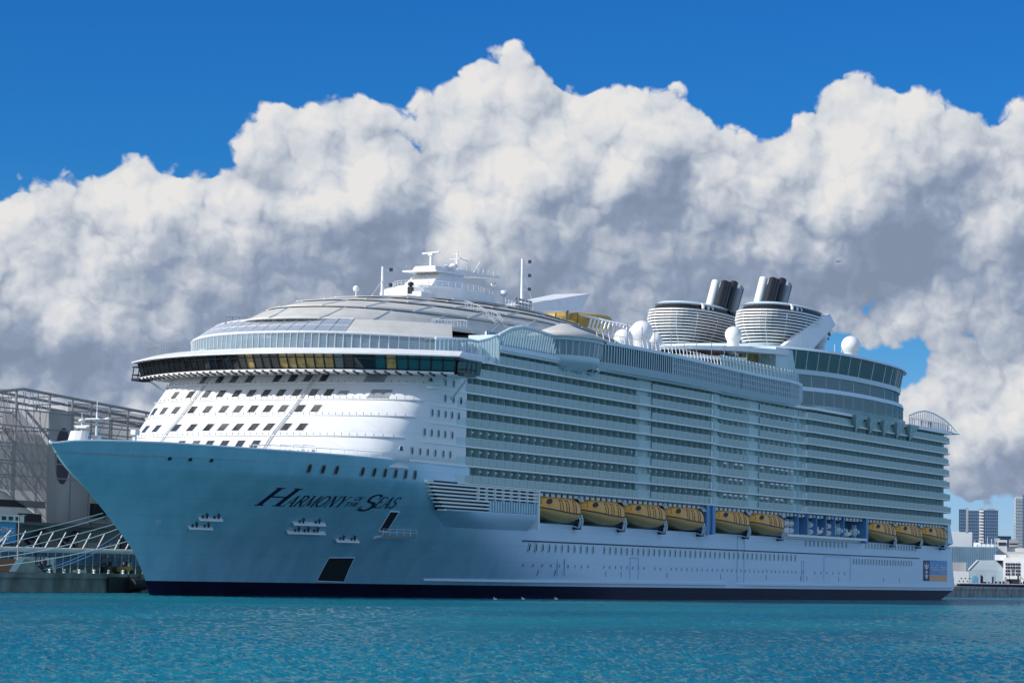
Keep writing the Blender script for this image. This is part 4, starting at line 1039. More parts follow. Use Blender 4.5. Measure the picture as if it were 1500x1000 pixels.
# white canopy wing running forward from the lounge roof
mb=MB(); 
cp=[(186,-10),(196,-17),(215,-20),(240,-20.5),(262,-18),(262,10),(200,10)]
mb.prism(cp,lambda x,y:lerp(x,[(186,48.6),(200,49.7),(262,52.6)]),lambda x,y:lerp(x,[(186,48.9),(200,50.6),(262,53.8)])); part(mb,'canopy_wing','white')
mb=MB(); cp=[(176,-12),(186,-16.5),(206,-20.5),(216,-21),(214,-8),(190,0)]
mb.prism(cp,lambda x,y:lerp(x,[(176,46.8),(216,48.3)]),lambda x,y:lerp(x,[(176,47.2),(216,49.1)])); part(mb,'canopy_wing','white')
mb=MB(); mb.box(206,226,-13,8,45.4,50.4,0); mb.box(226,240,-16,8,45.4,51.5,1); part(mb,'court_screen',['terra','wood'])
mb=MB()
for k in range(7): mb.hexa([(214+k*1.8,-19,50-k*.7),(216+k*1.8,-19,49.4-k*.7),(216+k*1.8,-17.5,49.4-k*.7),(214+k*1.8,-17.5,50-k*.7),(214+k*1.8,-19,50.3-k*.7),(216+k*1.8,-19,49.7-k*.7),(216+k*1.8,-17.5,49.7-k*.7),(214+k*1.8,-17.5,50.3-k*.7)],k%2)
part(mb,'climbing_stair',['white','black'])
mb=MB(); mb.box(222,238,-22.5,-20.5,45.4,46.2); mb.box(236,252,-20,10,45.4,53.0); part(mb,'upper_deck_house','sidewhite')
# deck furniture on the lounge roof
mb=MB()
for k in range(14): mb.tube((288+k*2.2,-17,54.4),(288+k*2.2,-17,55.9),.06,4)
mb.path([(288+k*2.2,-17,55.8) for k in range(14)],.05,4); mb.tube((292,-14,54.5),(292,-14,58.2),.08,5); mb.tube((303,-12,54.5),(303,-12,58),.08,5)
part(mb,'roof_railing','white')
mb=MB(); mb.box(296,314,-14,0,54.4,56.2); mb.lathe((306,-17,54.6),[(2.6,0),(2.8,.5),(2.6,.8)],16); part(mb,'roof_plant','sidewhite')
# ------------------------------------------------------------------ funnels
def funnel(cx,cy,zb,arch=False,pdx=0,pdy=0):
    H=9.6; n=44
    mb=MB()
    def prof(u): # barrel: narrow at the base, widest two thirds up
        return lerp(u,[(0,.60),(.2,.78),(.45,.93),(.7,1.0),(.9,.985),(1,.93)])
    A,B_=18.0,7.6
    def ring(u,off=0,lean=3.0): 
        r_=prof(u); return [(x+lean*u-1,cy+y,zb+H*u) for x,y in [(cx+(A*r_+off)*math.copysign(abs(math.cos(t))**(2/2.5),math.cos(t)),(B_*r_+off)*math.copysign(abs(math.sin(t))**(2/2.5),math.sin(t))) for t in [2*math.pi*k/n for k in range(n+1)]]]
    mb.grid([ring(u/8,-.7) for u in range(9)],smooth=True); part(mb,'funnel_core','dark')
    mb=MB(); NS=13
    for k in range(NS):
        u0=.06+.88*k/NS; u1=u0+.88/NS*.5
        mb.grid([ring(u0,-.35),ring(u0,.1),ring(u1,.1),ring(u1,-.35)],smooth=False)
    for k in range(0,n,4):
        pts=[ring(u/6,-.35)[k] for u in range(0,6)]; mb.path(pts,.12,4)
    part(mb,'funnel_louvres','white')
    mb=MB(); mb.grid([ring(0,.3),ring(.07,.2)],smooth=False); part(mb,'funnel_base','white')
    mb=MB(); mb.grid([ring(.94,-.9),ring(1.02,-1.9)],smooth=True); mb.add([p for p in ring(1.02,-1.9)[:-1]],[tuple(range(n))]); part(mb,'funnel_collar','hall')
    mb=MB(); mb.grid([ring(1.02,-1.2),ring(1.05,-.5),ring(1.1,-1.4)],smooth=False); mb.add([p for p in ring(1.1,-1.4)[:-1]],[tuple(range(n))]); part(mb,'funnel_rim','trim')
    zt=zb+H*1.08; k=0
    for dx,dy,m,h in ((-5.5,1.5,'white',6.4),(-4.3,-1.4,'black',6.0),(-2.3,.6,'hall',6.1),(-1.6,-2.0,'black',6.4),(.4,.2,'black',6.0),(1.4,-2.2,'hall',5.8),(2.6,.9,'black',5.8),(3.6,-1.6,'black',5.6),(5.2,-.2,'black',5.4),(-5.4,-1.0,'black',6.2)):
        mb=MB(); x0=cx+5+dx*.9+pdx; y0=cy+dy*.9+pdy; mb.tube((x0,y0,zt-.8),(x0+4.6,y0,zt+h),.95,12)
        part(mb,'exhaust_pipe',m)
    for dx in (-9,-6,-3.5): 
        mb=MB(); mb.path([(cx+dx,cy-B_*.8,zb+H*.93),(cx+dx+.3,cy-B_*.8,zb+H*1.0),(cx+dx+1.2,cy-B_*.7,zb+H*1.05)],.35,7); part(mb,'vent_elbow','white')
    if arch:
        mb=MB(); rows=[]
        cur=[(0,0),(.12,.22),(.25,.42),(.4,.62),(.55,.79),(.7,.91),(.82,.98),(.95,1.0),(1.08,.95)]
        for i,(u,v) in enumerate(cur):
            X=cx-16+u*41; z=zb+v*(H+1.2); wd=lerp(u,[(0,8.5),(.5,5.4),(.8,4.2),(1.1,5.5)])
            yy_=cy-B_*.93*math.sqrt(max(0.02,1-abs((X-cx)/(A+6))**2.6))-.35
            rows.append([(X,yy_,z),(X+wd*.8,yy_-.3,z-wd*.55),(X+wd*.8,yy_+1.0,z-wd*.55),(X,yy_+1.0,z)])
        mb.grid([r+r[:1] for r in rows],smooth=False); part(mb,'funnel_arch','white')
        mb=MB()
        X=cx+20
        for k in range(3):
            q=cx+14.6+k*2.6; yq=cy-B_*.62
            mb.hexa([(q-.9,yq,zb+H*.70),(q+.9,yq,zb+H*.70),(q+.9,yq+.3,zb+H*.70),(q-.9,yq+.3,zb+H*.70),(q-.15,yq,zb+H*.97),(q+.15,yq,zb+H*.97),(q+.15,yq+.3,zb+H*.97),(q-.15,yq+.3,zb+H*.97)])
        mb.box(cx+13.6,cx+21,cy-B_*.62,cy-B_*.58,zb+H*.60,zb+H*.68); mb.box(cx+14.4,cx+20,cy-B_*.62,cy-B_*.58,zb+H*.50,zb+H*.56)
        part(mb,'crown_emblem','navy')
funnel(266,11,54.6,pdx=3,pdy=-4.0); funnel(263,-11,53.6,True,pdx=-6,pdy=2)
mb=MB(); mb.hexa([(276,4,54),(288,4,54),(288,5,54),(276,5,54),(285,4,62),(290,4,62),(290,5,62),(285,5,62)]); part(mb,'funnel_fin','sidewhite')
# ------------------------------------------------------------------ stern deck: arch, railing, people
mb=MB()
AT=[(318,43.2),(325,44.5),(331,45.1),(338,44.9),(345,44.1),(352,42.9),(357,41.4)]
pts=[(318+k*1.5,-23.8,lerp(318+k*1.5,AT)) for k in range(27)]
mb.path(pts,.15,5)
for x,y,z in pts: mb.tube((x,y,41),(x,y,z),.06,4)
part(mb,'stern_arch','sidewhite')
mb=MB()
for k in range(20): mb.tube((316+k*1.8,-24.6,40.8),(316+k*1.8,-24.6,42.6),.07,4)
mb.path([(316+k*1.8,-24.6,42.6) for k in range(19)],.06,4); part(mb,'stern_railing','white')
mb=MB(); mb.box(316,350.5,-24.8,24.8,40.8,41.1); mb.box(346,357.5,-24.6,-14,40.75,40.95); part(mb,'stern_deck','trim')
# ------------------------------------------------------------------ davits between the boats (part of the ship)
BOATX=[106.2,125.7,145.2,164.7,189.6,209.9,286.0,306.4,326.6]
def davit(X):
    mb=MB()
    for d in (-.5,.5):
        mb.path([(X+d,-20.8,17.9),(X+d,-24.2,17.6),(X+d,-25.0,16.8)],.2,5,0)
        mb.path([(X+d,-23.2,12.7),(X+d,-24.6,12.3),(X+d,-24.9,13.6),(X+d,-24.6,14.6)],.2,5,0)
    mb.box(X-.6,X+.6,-24.6,-20.6,12.0,13.0,1)
    part(mb,'davit',['trim','navy'])
for i,x in enumerate(BOATX):
    davit(x+18.6)
# ------------------------------------------------------------------ lifeboats
def make_lifeboat():
    root=empty('lifeboat',(9.5,0,0)); L=18.6
    hw=lambda u: 2.45*(1-abs(2*u-1.06)**3.4)**.5 if abs(2*u-1.06)<1 else .05
    hw=lambda u:2.45*max(.02,min(1,(1-(1-min(u/.38,1))**2)**.55))*max(.02,(1-max(0,(u-.78)/.225)**3))**.6
    sheer=lambda u: lerp(u,[(0,2.55),(.15,2.3),(.45,1.9),(.75,1.65),(1,1.6)])
    top=lambda u: lerp(u,[(0,3.25),(.04,3.7),(.12,4.15),(.25,4.35),(.8,4.3),(.92,3.9),(.97,3.2),(1,2.0)])
    bot=lambda u: lerp(u,[(0,2.2),(.1,1.4),(.3,.55),(.55,.05),(.8,.1),(.93,.55),(1,1.3)])
    us=[0,.015,.04,.08,.13,.2,.28,.38,.5,.62,.72,.8,.86,.91,.95,.98,1.0]
    lo=[];up=[]
    for u in us:
        w_=hw(u); zs,zb,zt=sheer(u),min(bot(u),sheer(u)-.1),max(top(u),sheer(u)+.1)
        lo.append([(u*L,w_*math.sin(t)*1.0 if abs(math.sin(t))<1 else w_*math.sin(t),zs-(zs-zb)*max(0,math.cos(t))**.75) for t in [-math.pi/2+math.pi*k/12 for k in range(13)]])
        up.append([(u*L,-w_*math.copysign(abs(math.cos(t))**.55,math.cos(t)),zs+(zt-zs)*math.sin(t)**.7) for t in [math.pi*k/14 for k in range(15)]])
    def B(mb,name,m,p=root): return part(mb,name,m,parent=p)
    mb=MB(); mb.grid(lo,smooth=True,flip=True); B(mb,'keel_hull','boatlow')
    mb=MB(); mb.grid(up,smooth=True,flip=True); mb.add(up[-1],[tuple(range(15))]); mb.add(lo[-1],[tuple(range(13))]); can=B(mb,'canopy','orange')
    mb=MB(); 
    for sgn in (-1,1): mb.path([(u*L,sgn*(hw(u)+.03),sheer(u)) for u in us[1:]],.1,4)
    B(mb,'rubbing_band','black')
    def onside(u,f,sgn=-1,o=.05):
        w_=hw(u); t=math.asin(min(1,max(0,f))**(1/.7)); return Vector((u*L,sgn*(w_*math.cos(t)**.55+o),sheer(u)+(top(u)-sheer(u))*f))
    for sgn in (-1,1):
        mb=MB(); c=[onside(.22+.055*math.cos(t),.62+.20*math.sin(t)+.10*math.cos(t),sgn,.07) for t in [2*math.pi*k/16 for k in range(16)]]
        mb.add(c,[tuple(range(16)) if sgn<0 else tuple(range(15,-1,-1))]); m_=B(mb,'forward_window','dark')
        for u in (.42,.56,.72):
            mb=MB(); 
            for uu in (u,u+.055): mb.path([onside(uu,f,sgn,.03) for f in (.04,.3,.55,.78)],.06,4)
            mb.path([onside(u,.78,sgn,.03),onside(u+.055,.78,sgn,.03)],.06,4); B(mb,'side_door','black')
    mb=MB()
    for u in (.04,.10): 
        mb.add([onside(.01,.30,-1,.05),onside(.10,.42,-1,.05),onside(.11,.80,-1,.05),onside(.03,.75,-1,.05)],[(0,1,2,3)]); break
    B(mb,'bow_window','dark')
    mb=MB()
    for u in (.16,.86): mb.tube((u*L,0,4.0),(u*L,0,5.0),.14,6)
    B(mb,'lifting_hook','grey')
    mb=MB(); mb.hexa([(L*.86,-.06,.1),(L*.97,-.06,.6),(L*.97,.06,.6),(L*.86,.06,.1),(L*.86,-.06,1.0),(L*.99,-.06,1.3),(L*.99,.06,1.3),(L*.86,.06,1.0)]); B(mb,'skeg','boatlow')
    return root
lb=make_lifeboat(); lb['category']='lifeboat'; lb['group']='yellow lifeboats hung along the ship side'
LBL=['yellow lifeboat beside the white louvred block, nearest to the bow','second yellow lifeboat behind the louvred block','third yellow lifeboat in the forward row of four','yellow lifeboat just before the blue pillar, last of the forward four','yellow lifeboat just behind the blue pillar','yellow lifeboat just ahead of the raft canisters','yellow lifeboat just behind the raft canisters and winches','middle one of the three yellow lifeboats nearest the stern','yellow lifeboat nearest the stern, above the blue company sign']
for i,x in enumerate(BOATX):
    o=lb if i==0 else copy_tree(lb); o.location=(x+9.5-.2,-23.4,13.0); o['label']=LBL[i]
# ------------------------------------------------------------------ people at the stern rail
def person(x,y,z,shirt,leg,label,arm=0.0,h=1.72):
    me=bpy.data.meshes.new('person'); s_=h/1.75
    J={'pel':(0,0,.95),'ch':(0,.02,1.28),'nk':(0,.02,1.5),'hd':(0,0,1.58),'ht':(0,-.01,1.72),'hl':(.1,0,.9),'kl':(.11,-.02,.5),'al':(.11,.02,.09),'fl':(.12,-.14,.04),
       'hr':(-.1,0,.9),'kr':(-.11,-.03,.5),'ar':(-.11,.02,.09),'fr':(-.12,-.14,.04),'sl':(.19,.02,1.42),'el':(.25,-.06,1.16),'wl':(.2,-.25,1.1+arm),'ml':(.18,-.33,1.1+arm),
       'sr':(-.19,.02,1.42),'er':(-.25,-.06,1.16),'wr':(-.2,-.25,1.1),'mr':(-.18,-.33,1.1)}
    rad={'pel':.14,'ch':.15,'nk':.055,'hd':.085,'ht':.09,'hl':.09,'kl':.06,'al':.045,'fl':.04,'hr':.09,'kr':.06,'ar':.045,'fr':.04,'sl':.06,'el':.045,'wl':.032,'ml':.035,'sr':.06,'er':.045,'wr':.032,'mr':.035}
    E_=[('pel','ch'),('ch','nk'),('nk','hd'),('hd','ht'),('pel','hl'),('hl','kl'),('kl','al'),('al','fl'),('pel','hr'),('hr','kr'),('kr','ar'),('ar','fr'),('ch','sl'),('sl','el'),('el','wl'),('wl','ml'),('ch','sr'),('sr','er'),('er','wr'),('wr','mr')]
    ks=list(J); me.from_pydata([Vector(J[k])*s_ for k in ks],[(ks.index(a),ks.index(b)) for a,b in E_],[])
    o=bpy.data.objects.new('person',me); C.objects.link(o)
    sk=o.modifiers.new('skin','SKIN')
    for i,k in enumerate(ks): me.skin_vertices[0].data[i].radius=(rad[k]*s_,rad[k]*s_)
    me.skin_vertices[0].data[0].use_root=True
    sd=o.modifiers.new('sub','SUBSURF'); sd.levels=1; sd.render_levels=1
    m=bpy.data.materials.new('clothes'); m.use_nodes=True; n=m.node_tree.nodes; l=m.node_tree.links; tc=n.new('ShaderNodeTexCoord'); sp=n.new('ShaderNodeSeparateXYZ'); cr=n.new('ShaderNodeValToRGB'); cr.color_ramp.interpolation='CONSTANT'
    l.new(tc.outputs['Object'],sp.inputs[0]); dv=n.new('ShaderNodeMath'); dv.operation='DIVIDE'; dv.inputs[1].default_value=1.8; l.new(sp.outputs[2],dv.inputs[0]); l.new(dv.outputs[0],cr.inputs[0])
    e=cr.color_ramp.elements; e[0].position=0; e[0].color=(*leg,1); e[1].position=.53; e[1].color=(*shirt,1); x_=e.new(.83); x_.color=(.35,.2,.13,1); x_=e.new(.93); x_.color=(.03,.02,.015,1)
    l.new(cr.outputs[0],n['Principled BSDF'].inputs['Base Color']); me.materials.append(m)
    o.location=(x,y,z); WP[o.name]=Vector((x,y,z)); o['label']=label; o['category']='person'; o['group']='people on the stern deck'
    return o
for i,(X,sh,lg,lab,arm,dz_) in enumerate(((327.5,(.03,.04,.08),(.04,.04,.05),'person in dark clothes at the stern rail, nearest the lounge',0,0),(331,(.6,.6,.6),(.05,.06,.1),'person in a white top leaning on the stern rail beside the white arch',0,.3),(333.0,(.04,.03,.05),(.1,.1,.1),'person in dark top with one arm raised by the stern rail',.35,.5),(335.0,(.06,.05,.05),(.3,.3,.32),'person in black shirt and grey trousers at the start of the stern arch',0,.3),(341.5,(.65,.65,.62),(.06,.06,.09),'person in a pale shirt under the top of the stern arch',0,0),(349.5,(.3,.05,.05),(.05,.05,.06),'person in dark red at the aft end of the stern arch, farthest from the lounge',0,0))):
    person(X,-23.9,41.1+dz_*0,sh,lg,lab,arm,1.8)
# ------------------------------------------------------------------ water
def watermat():
    m=bpy.data.materials.new('harbour_water'); m.use_nodes=True; n=m.node_tree.nodes; l=m.node_tree.links; n.clear()
    o=n.new('ShaderNodeOutputMaterial'); d=n.new('ShaderNodeBsdfDiffuse'); gl=n.new('ShaderNodeBsdfGlossy'); gl.inputs[1].default_value=.06
    tc=n.new('ShaderNodeTexCoord')
    def no(sc,det,st=(1,1,1),rot=0.44,ro=.55):
        mp=n.new('ShaderNodeMapping'); mp.inputs['Rotation'].default_value=(0,0,rot); mp.inputs['Scale'].default_value=st; l.new(tc.outputs['Object'],mp.inputs[0])
        t=n.new('ShaderNodeTexNoise'); t.inputs['Scale'].default_value=sc; t.inputs['Detail'].default_value=det; t.inputs['Roughness'].default_value=ro; l.new(mp.outputs[0],t.inputs['Vector']); return t.outputs[0]
    big=no(.02,4,(.6,1.5,1)); cr=n.new('ShaderNodeValToRGB'); cr.color_ramp.elements[0].position=.35; cr.color_ramp.elements[1].position=.68
    cr.color_ramp.elements[0].color=(.002,.11,.17,1); cr.color_ramp.elements[1].color=(.006,.185,.235,1); l.new(big,cr.inputs[0]); l.new(cr.outputs[0],d.inputs[0])
    a=no(5,5,(1,1,1),.44,.6); b=n.new('ShaderNodeBump'); b.inputs['Strength'].default_value=1.0; b.inputs['Distance'].default_value=.16; l.new(a,b.inputs['Height'])
    for s in (d,gl): l.new(b.outputs[0],s.inputs['Normal'])
    fr=n.new('ShaderNodeFresnel'); fr.inputs[0].default_value=1.42; l.new(b.outputs[0],fr.inputs['Normal'])
    mu=n.new('ShaderNodeMath'); mu.operation='MULTIPLY'; mu.inputs[1].default_value=1.0; l.new(fr.outputs[0],mu.inputs[0])
    mx=n.new('ShaderNodeMixShader'); l.new(mu.outputs[0],mx.inputs[0]); l.new(d.outputs[0],mx.inputs[1]); l.new(gl.outputs[0],mx.inputs[2]); l.new(mx.outputs[0],o.inputs[0]); return m
M['water']=watermat()
mb=MB()
# fine wave field between the viewpoint and the ship, flat sea beyond
fx,fy=.9,.43; lx,ly=-fy,fx
import numpy as np
NR,NC=900,560
dd=78+(np.arange(NR)/NR)**1.45*420; sg=np.linspace(-1,1,NC)
D_,G_=np.meshgrid(dd,sg,indexing='ij'); S_=G_*(D_*.21+6)
Xw=CX+D_*fx+S_*lx; Yw=CY+D_*fy+S_*ly
rng=np.random.RandomState(4); Zw=np.zeros_like(Xw)
gust=.75+.35*np.sin(.021*Xw+.043*Yw+1.2*np.sin(.013*Xw-.02*Yw))
for k in range(60):
    lam=.42*1.041**k; ang=rng.normal(2.75,.85); slope=.050*(lam/.8)**-.6
    kk=2*math.pi/lam; kx,ky=math.cos(ang)*kk,math.sin(ang)*kk; ph=kx*Xw+ky*Yw+rng.uniform(0,6.28)+1.3*np.sin(.23*Xw*math.sin(ang)-.19*Yw*math.cos(ang)+k)
    fade=np.clip((lam/(.0017*D_)-.8)/1.2,0,1); sn=np.sin(ph); Zw+=slope/kk*fade*(sn-.35*np.cos(2*ph))*(gust if lam<2.5 else 1)
edge=np.minimum(1,np.minimum((D_-78)/8,np.minimum((498-D_)/60,(1-np.abs(G_))/.04))); Zw*=np.clip(edge,0,1)
ok=np.ones_like(Zw,bool)
me=bpy.data.meshes.new('water'); nv=NR*NC
me.vertices.add(nv); me.vertices.foreach_set('co',np.stack([Xw,Yw,Zw],-1).astype(np.float32).ravel())
ii=(np.arange(NR-1)[:,None]*NC+np.arange(NC-1)[None,:]).ravel(); F=np.stack([ii,ii+NC,ii+NC+1,ii+1],-1).astype(np.int32)
nf=len(F); me.loops.add(nf*4); me.loops.foreach_set('vertex_index',F.ravel()[:]); me.polygons.add(nf); me.polygons.foreach_set('loop_start',np.arange(0,nf*4,4,dtype=np.int32)); me.polygons.foreach_set('use_smooth',np.ones(nf,bool))
me.update(); me.validate(); me.materials.append(M['water'])
if me.polygons[0].normal.z<0: me.flip_normals()
wo=bpy.data.objects.new('water',me); C.objects.link(wo); tag(wo,kind='structure')
mb=MB(); mb.add([(-9000,-9000,-.12),(12000,-9000,-.12),(12000,12000,-.12),(-9000,12000,-.12)],[(0,1,2,3)]); o=mb.build('sea','water'); tag(o,kind='structure')
# ------------------------------------------------------------------ quay and terminal on the left
mb=MB(); mb.box(-300,700,24.6,420,-3,2.96); mb.box(-300,700,24.3,25.4,2.2,3.02); o=mb.build('quay','concrete'); tag(o,kind='structure')
mb=MB(); mb.box(-300,700,25.4,420,2.965,2.972); o=mb.build('quay_road','asphalt'); tag(o,kind='structure')
M['mesh']=glass('scaffold_netting',(.46,.46,.46),.02,.62,.6); M['mesh2']=glass('roof_netting',(.30,.32,.34),.02,.72,.6)
M['greenwall']=mat('green_grey_wall',(.055,.10,.11),.6,var=.2,vscale=.3)
M['whitewall']=mat('white_wall',(.74,.73,.70),.6,var=.06); M['steelg']=mat('galvanised_truss',(.24,.25,.27),.5)
TH=empty('terminal_hall',(95,62,2.97)); tag(TH,'grey cruise terminal with an open steel lattice roof and netting behind the bow','building')
def tp(mb,name,m,p=TH): return part(mb,name,m,parent=p)
Yt=60
def ztop(X): return lerp(X,[(40,29.5),(78,34.4),(150,31.2)])
mb=MB()
for X in [40+6*k for k in range(7)]+[86,93,99,105,111,117,123,130,140,150]:
    for Y in (Yt,Yt+16): mb.tube((X,Y,14 if X<86 else 12),(X,Y,ztop(X)),.2,5)
split(mb,'column','steelg',TH)
mb=MB()
for Y in (Yt,Yt+8,Yt+16):
    mb.path([(40,Y,29.5),(78,Y,34.4),(150,Y,31.2)],.28,5)
    for z in (31,28,25,22,19.5): mb.tube((42,Y,z if z<30 else 29.5),(150,Y,z-.2),.13,5) if z<30 else mb.tube((52,Y,z),(150,Y,z-.6),.13,5)
for X in range(42,150,12): mb.tube((X,Yt,ztop(X)),(X,Yt+16,ztop(X)),.15,4)
tp(mb,'roof_truss','steelg')
mb=MB()
rnd=random.Random(3)
for k in range(46):
    X=40+k*1.0; zt=ztop(X)-.3
    for (z0,z1) in ((28,zt),(25,28),(22.3,25),(19.5,22.3),(17,19.5)):
        s_=1 if (k+int(z0))%2 else -1; mb.tube((X,Yt+.3,z0),(X+s_*rnd.uniform(.8,2.2),Yt+.3,z1),.07,3)
for k in range(9):
    X=93+k*6.3; mb.tube((X,Yt+.2,25),(X+6.3,Yt+.2,ztop(X)-.5),.09,3)
tp(mb,'lattice_bracing','steelg')
mb=MB(); mb.add([(40,Yt+2,17),(87,Yt+2,17),(87,Yt+2,27),(40,Yt+2,27)],[(0,1,2,3)]); mb.add([(40,Yt+9,27),(87,Yt+9,27),(87,Yt+9,33.5),(78,Yt+9,34),(40,Yt+9,29)],[(0,1,2,3,4)]); tp(mb,'netting','mesh')
mb=MB(); mb.add([(93,Yt+1,24.6),(150,Yt+1,24.2),(150,Yt+1,30.9),(93,Yt+1,33.3)],[(0,1,2,3)]); mb.add([(93,Yt+14,12),(150,Yt+14,12),(150,Yt+14,27),(93,Yt+14,27)],[(0,1,2,3)]); tp(mb,'roof_netting','mesh2')
mb=MB(); mb.box(86,93.2,Yt,Yt+10,11.5,31.2); tp(mb,'stair_tower','hall')
mb=MB(); mb.box(93.2,150,Yt+1,Yt+12,7,24.4); tp(mb,'side_wall','hall')
mb=MB(); 
for z in (13,17,9.5): mb.box(101,150,Yt+.6,Yt+1,z,z+2.4)
tp(mb,'window_band','wintrim')
mb=MB(); mb.hexa([(40,Yt-1,11),(86,Yt-1,11),(86,Yt+10,11),(40,Yt+10,11),(40,Yt-1,22),(72,Yt-1,16.5),(72,Yt+10,16.5),(40,Yt+10,22)],0); mb.box(40,84,Yt-1.1,Yt-1,14.0,15.2,1); mb.box(76,83,Yt-1.1,Yt-1,11.1,13,1)
tp(mb,'white_frontage',['whitewall','dark'])
mb=MB(); mb.add([(40,Yt-1.7,20.5),(70,Yt-1.7,16.4),(86.2,Yt-1.7,11.4),(86.2,Yt-1.7,25),(40,Yt-1.7,25)],[(0,1,2,3,4)]); tp(mb,'slanted_net_bay','mesh')
mb=MB(); n=18
mb.add([(90.5+ (4.6 if 3<k<15 else 4.0)*math.cos(t)*.55,Yt-.08,23.4+5.0*math.sin(t)) for k,t in enumerate([2*math.pi*k/n for k in range(n)])],[tuple(range(n-1,-1,-1))]); tp(mb,'wall_emblem','navy')
# lower hall with green-grey wall and dark bays
LH=empty('lower_hall',(75,50,2.97)); tag(LH,'long low green grey building with dark window bays behind the quay fence','building')
mb=MB(); mb.box(-40,140,46,58,2.97,11.1); mb.box(-40,140,45.4,46,10.7,11.2); tp(mb,'wall','greenwall',LH)
for k in range(14):
    X=-20+k*9.5; mb=MB(); mb.box(X,X+6.0,45.9,46.0,4.2,8.2,0); mb.box(X+2.9,X+3.05,45.85,45.9,4.2,8.2,1); mb.box(X,X+6,45.85,45.9,6.2,6.3,1); tp(mb,'window_bay',['wintrim','steelg'],LH)
mb=MB(); mb.box(88,92,45.7,46,5.0,9.3); tp(mb,'dark_door','dark',LH)
for X in (60,70):
    mb=MB(); mb.hexa([(X,44.2,8.2),(X+4,44.2,9.8),(X+4,46,9.8),(X,46,8.2),(X,44.2,8.5),(X+4,44.2,10.1),(X+4,46,10.1),(X,46,8.5)]); mb.tube((X+1,44.4,8.6),(X+5.5,45.8,5.5),.25,5); tp(mb,'canopy_arm','black',LH)
mb=MB(); mb.box(36,54.6,44.2,44.7,7.6,10.9); SG=part(mb,'banner_sign','blue',parent=None); M['banner']=mat('banner_blue',(.02,.30,.62),.5); SG.data.materials[0]=M['banner']; tag(SG,'bright blue banner sign with white lettering on the low building by the quay','sign')
def text_obj(txt,size,loc,parent,m,name='sign_lettering',ry=0,ext=.03):
    cu=bpy.data.curves.new('lettering','FONT'); cu.body=txt; cu.size=size; cu.extrude=ext; cu.align_x='RIGHT'
    to=bpy.data.objects.new('t',cu); C.objects.link(to); dg=bpy.context.evaluated_depsgraph_get(); me=bpy.data.meshes.new_from_object(to.evaluated_get(dg)); bpy.data.objects.remove(to)
    me.materials.clear(); me.materials.append(M[m]); o=bpy.data.objects.new(name,me); C.objects.link(o); o.rotation_euler=(math.pi/2,0,0)
    o.parent=parent; o.location=Vector(loc)-WP[parent.name]; return o
text_obj('LIGHTING',1.35,(54.0,44.15,9.2),SG,'white'); text_obj('BUY NOW',1.25,(52.6,44.15,7.95),SG,'white')
mb=MB(); mb.box(36,56.5,44,45.4,11.0,12.2,0)
for k in range(10): mb.box(37+k*1.9,38.2+k*1.9,43.95,44,11.3,11.9,1)
o=mb.build('window_cabin',['sidewhite','wintrim']); tag(o,'pale cabin strip with small dark windows above the blue banner','cabin')
# raised walkway: white pipe with slanted posts, blue fence below
WK=empty('raised_walkway',(50,30,2.97)); tag(WK,'white raised pipe walkway with slanted posts running along the quay','walkway')
mb=MB(); mb.tube((-20,30,6.35),(130,30,6.75),.42,10); tp(mb,'pipe_rail','white',WK)
for X in (30.5,34.5,38.8,42.0,45.4,48.8,52.4,56.4,61.6,64.8,69,73):
    mb=MB(); mb.tube((X,29.9,6.6),(X+2.4,29.9,9.35),.12,6,r2=.09); tp(mb,'slanted_post','white',WK)
mb=MB(); mb.tube((28.5,29.9,6.5),(33.0,29.9,9.3),.12,6); tp(mb,'slanted_post','white',WK)
for k in range(34):
    X=20+k*2.1; mb=MB(); mb.tube((X,29.95,3),(X,29.95,6.3),.07,4); tp(mb,'fence_post','sidewhite',WK)
M['fence']=mat('blue_fence_sheet',(.10,.20,.36),.5,var=.3,vscale=.8)
mb=MB(); mb.box(-20,130,30.3,30.4,4.3,6.2); tp(mb,'fence_sheet','fence',WK)
# street furniture on the quay
mb=MB(); mb.tube((30.9,27,2.97),(30.9,27,11.6),.13,8,r2=.08); mb.tube((30.9,27,11.5),(32.4,27,11.7),.06,5); mb.box(32.0,32.7,26.9,27.1,11.6,11.75); o=mb.build('lamp_post','grey'); tag(o,'thin grey lamp post standing on the quay by the concrete block','lamp post')
for i,X in enumerate((36.5,40.5,44.6,48.7,52.8,57.0,66)):
    mb=MB(); mb.lathe((X,25.0,3.02),[(.24,0),(.17,.12),(.15,.35),(.25,.42),(.22,.55),(.05,.6)],12); o=mb.build('mooring_bollard','white'); tag(o,['white bollard on the quay edge right beside the concrete block','second white bollard from the concrete block, below the dark forklift','third white bollard from the concrete block on the quay edge','fourth white bollard from the concrete block on the quay edge','fifth white bollard from the concrete block on the quay edge','white bollard on the quay edge just before the utility cart','white bollard on the quay edge behind the ship bow, beyond the fender'][i],'bollard','white bollards along the quay edge')
mb=MB(); mb.hexa([(20,24.6,3.02),(34.5,24.6,3.02),(34.5,27,3.02),(20,27,3.02),(24,25.2,5.0),(31.5,25.2,5.0),(31.5,26.6,5.0),(24,26.6,5.0)]); o=mb.build('concrete_block','concrete'); tag(o,'sloping grey concrete block on the quay edge beside the rust coloured ramp','concrete block')
mb=MB(); mb.hexa([(16,24.4,3.1),(26.3,24.4,3.1),(26.3,26,3.1),(16,26,3.1),(16,24.4,5.0),(28.2,24.4,5.0),(28.2,26,5.0),(16,26,5.0)],0); mb.hexa([(25.0,24.3,3.1),(26.6,24.3,3.1),(26.6,24.4,3.1),(25.0,24.4,3.1),(27.0,24.3,5.05),(28.8,24.3,5.05),(28.8,24.4,5.05),(27.0,24.4,5.05)],1); o=mb.build('loading_ramp',['terra','white']); tag(o,'rust coloured loading ramp with a white edge beside the concrete block','ramp')
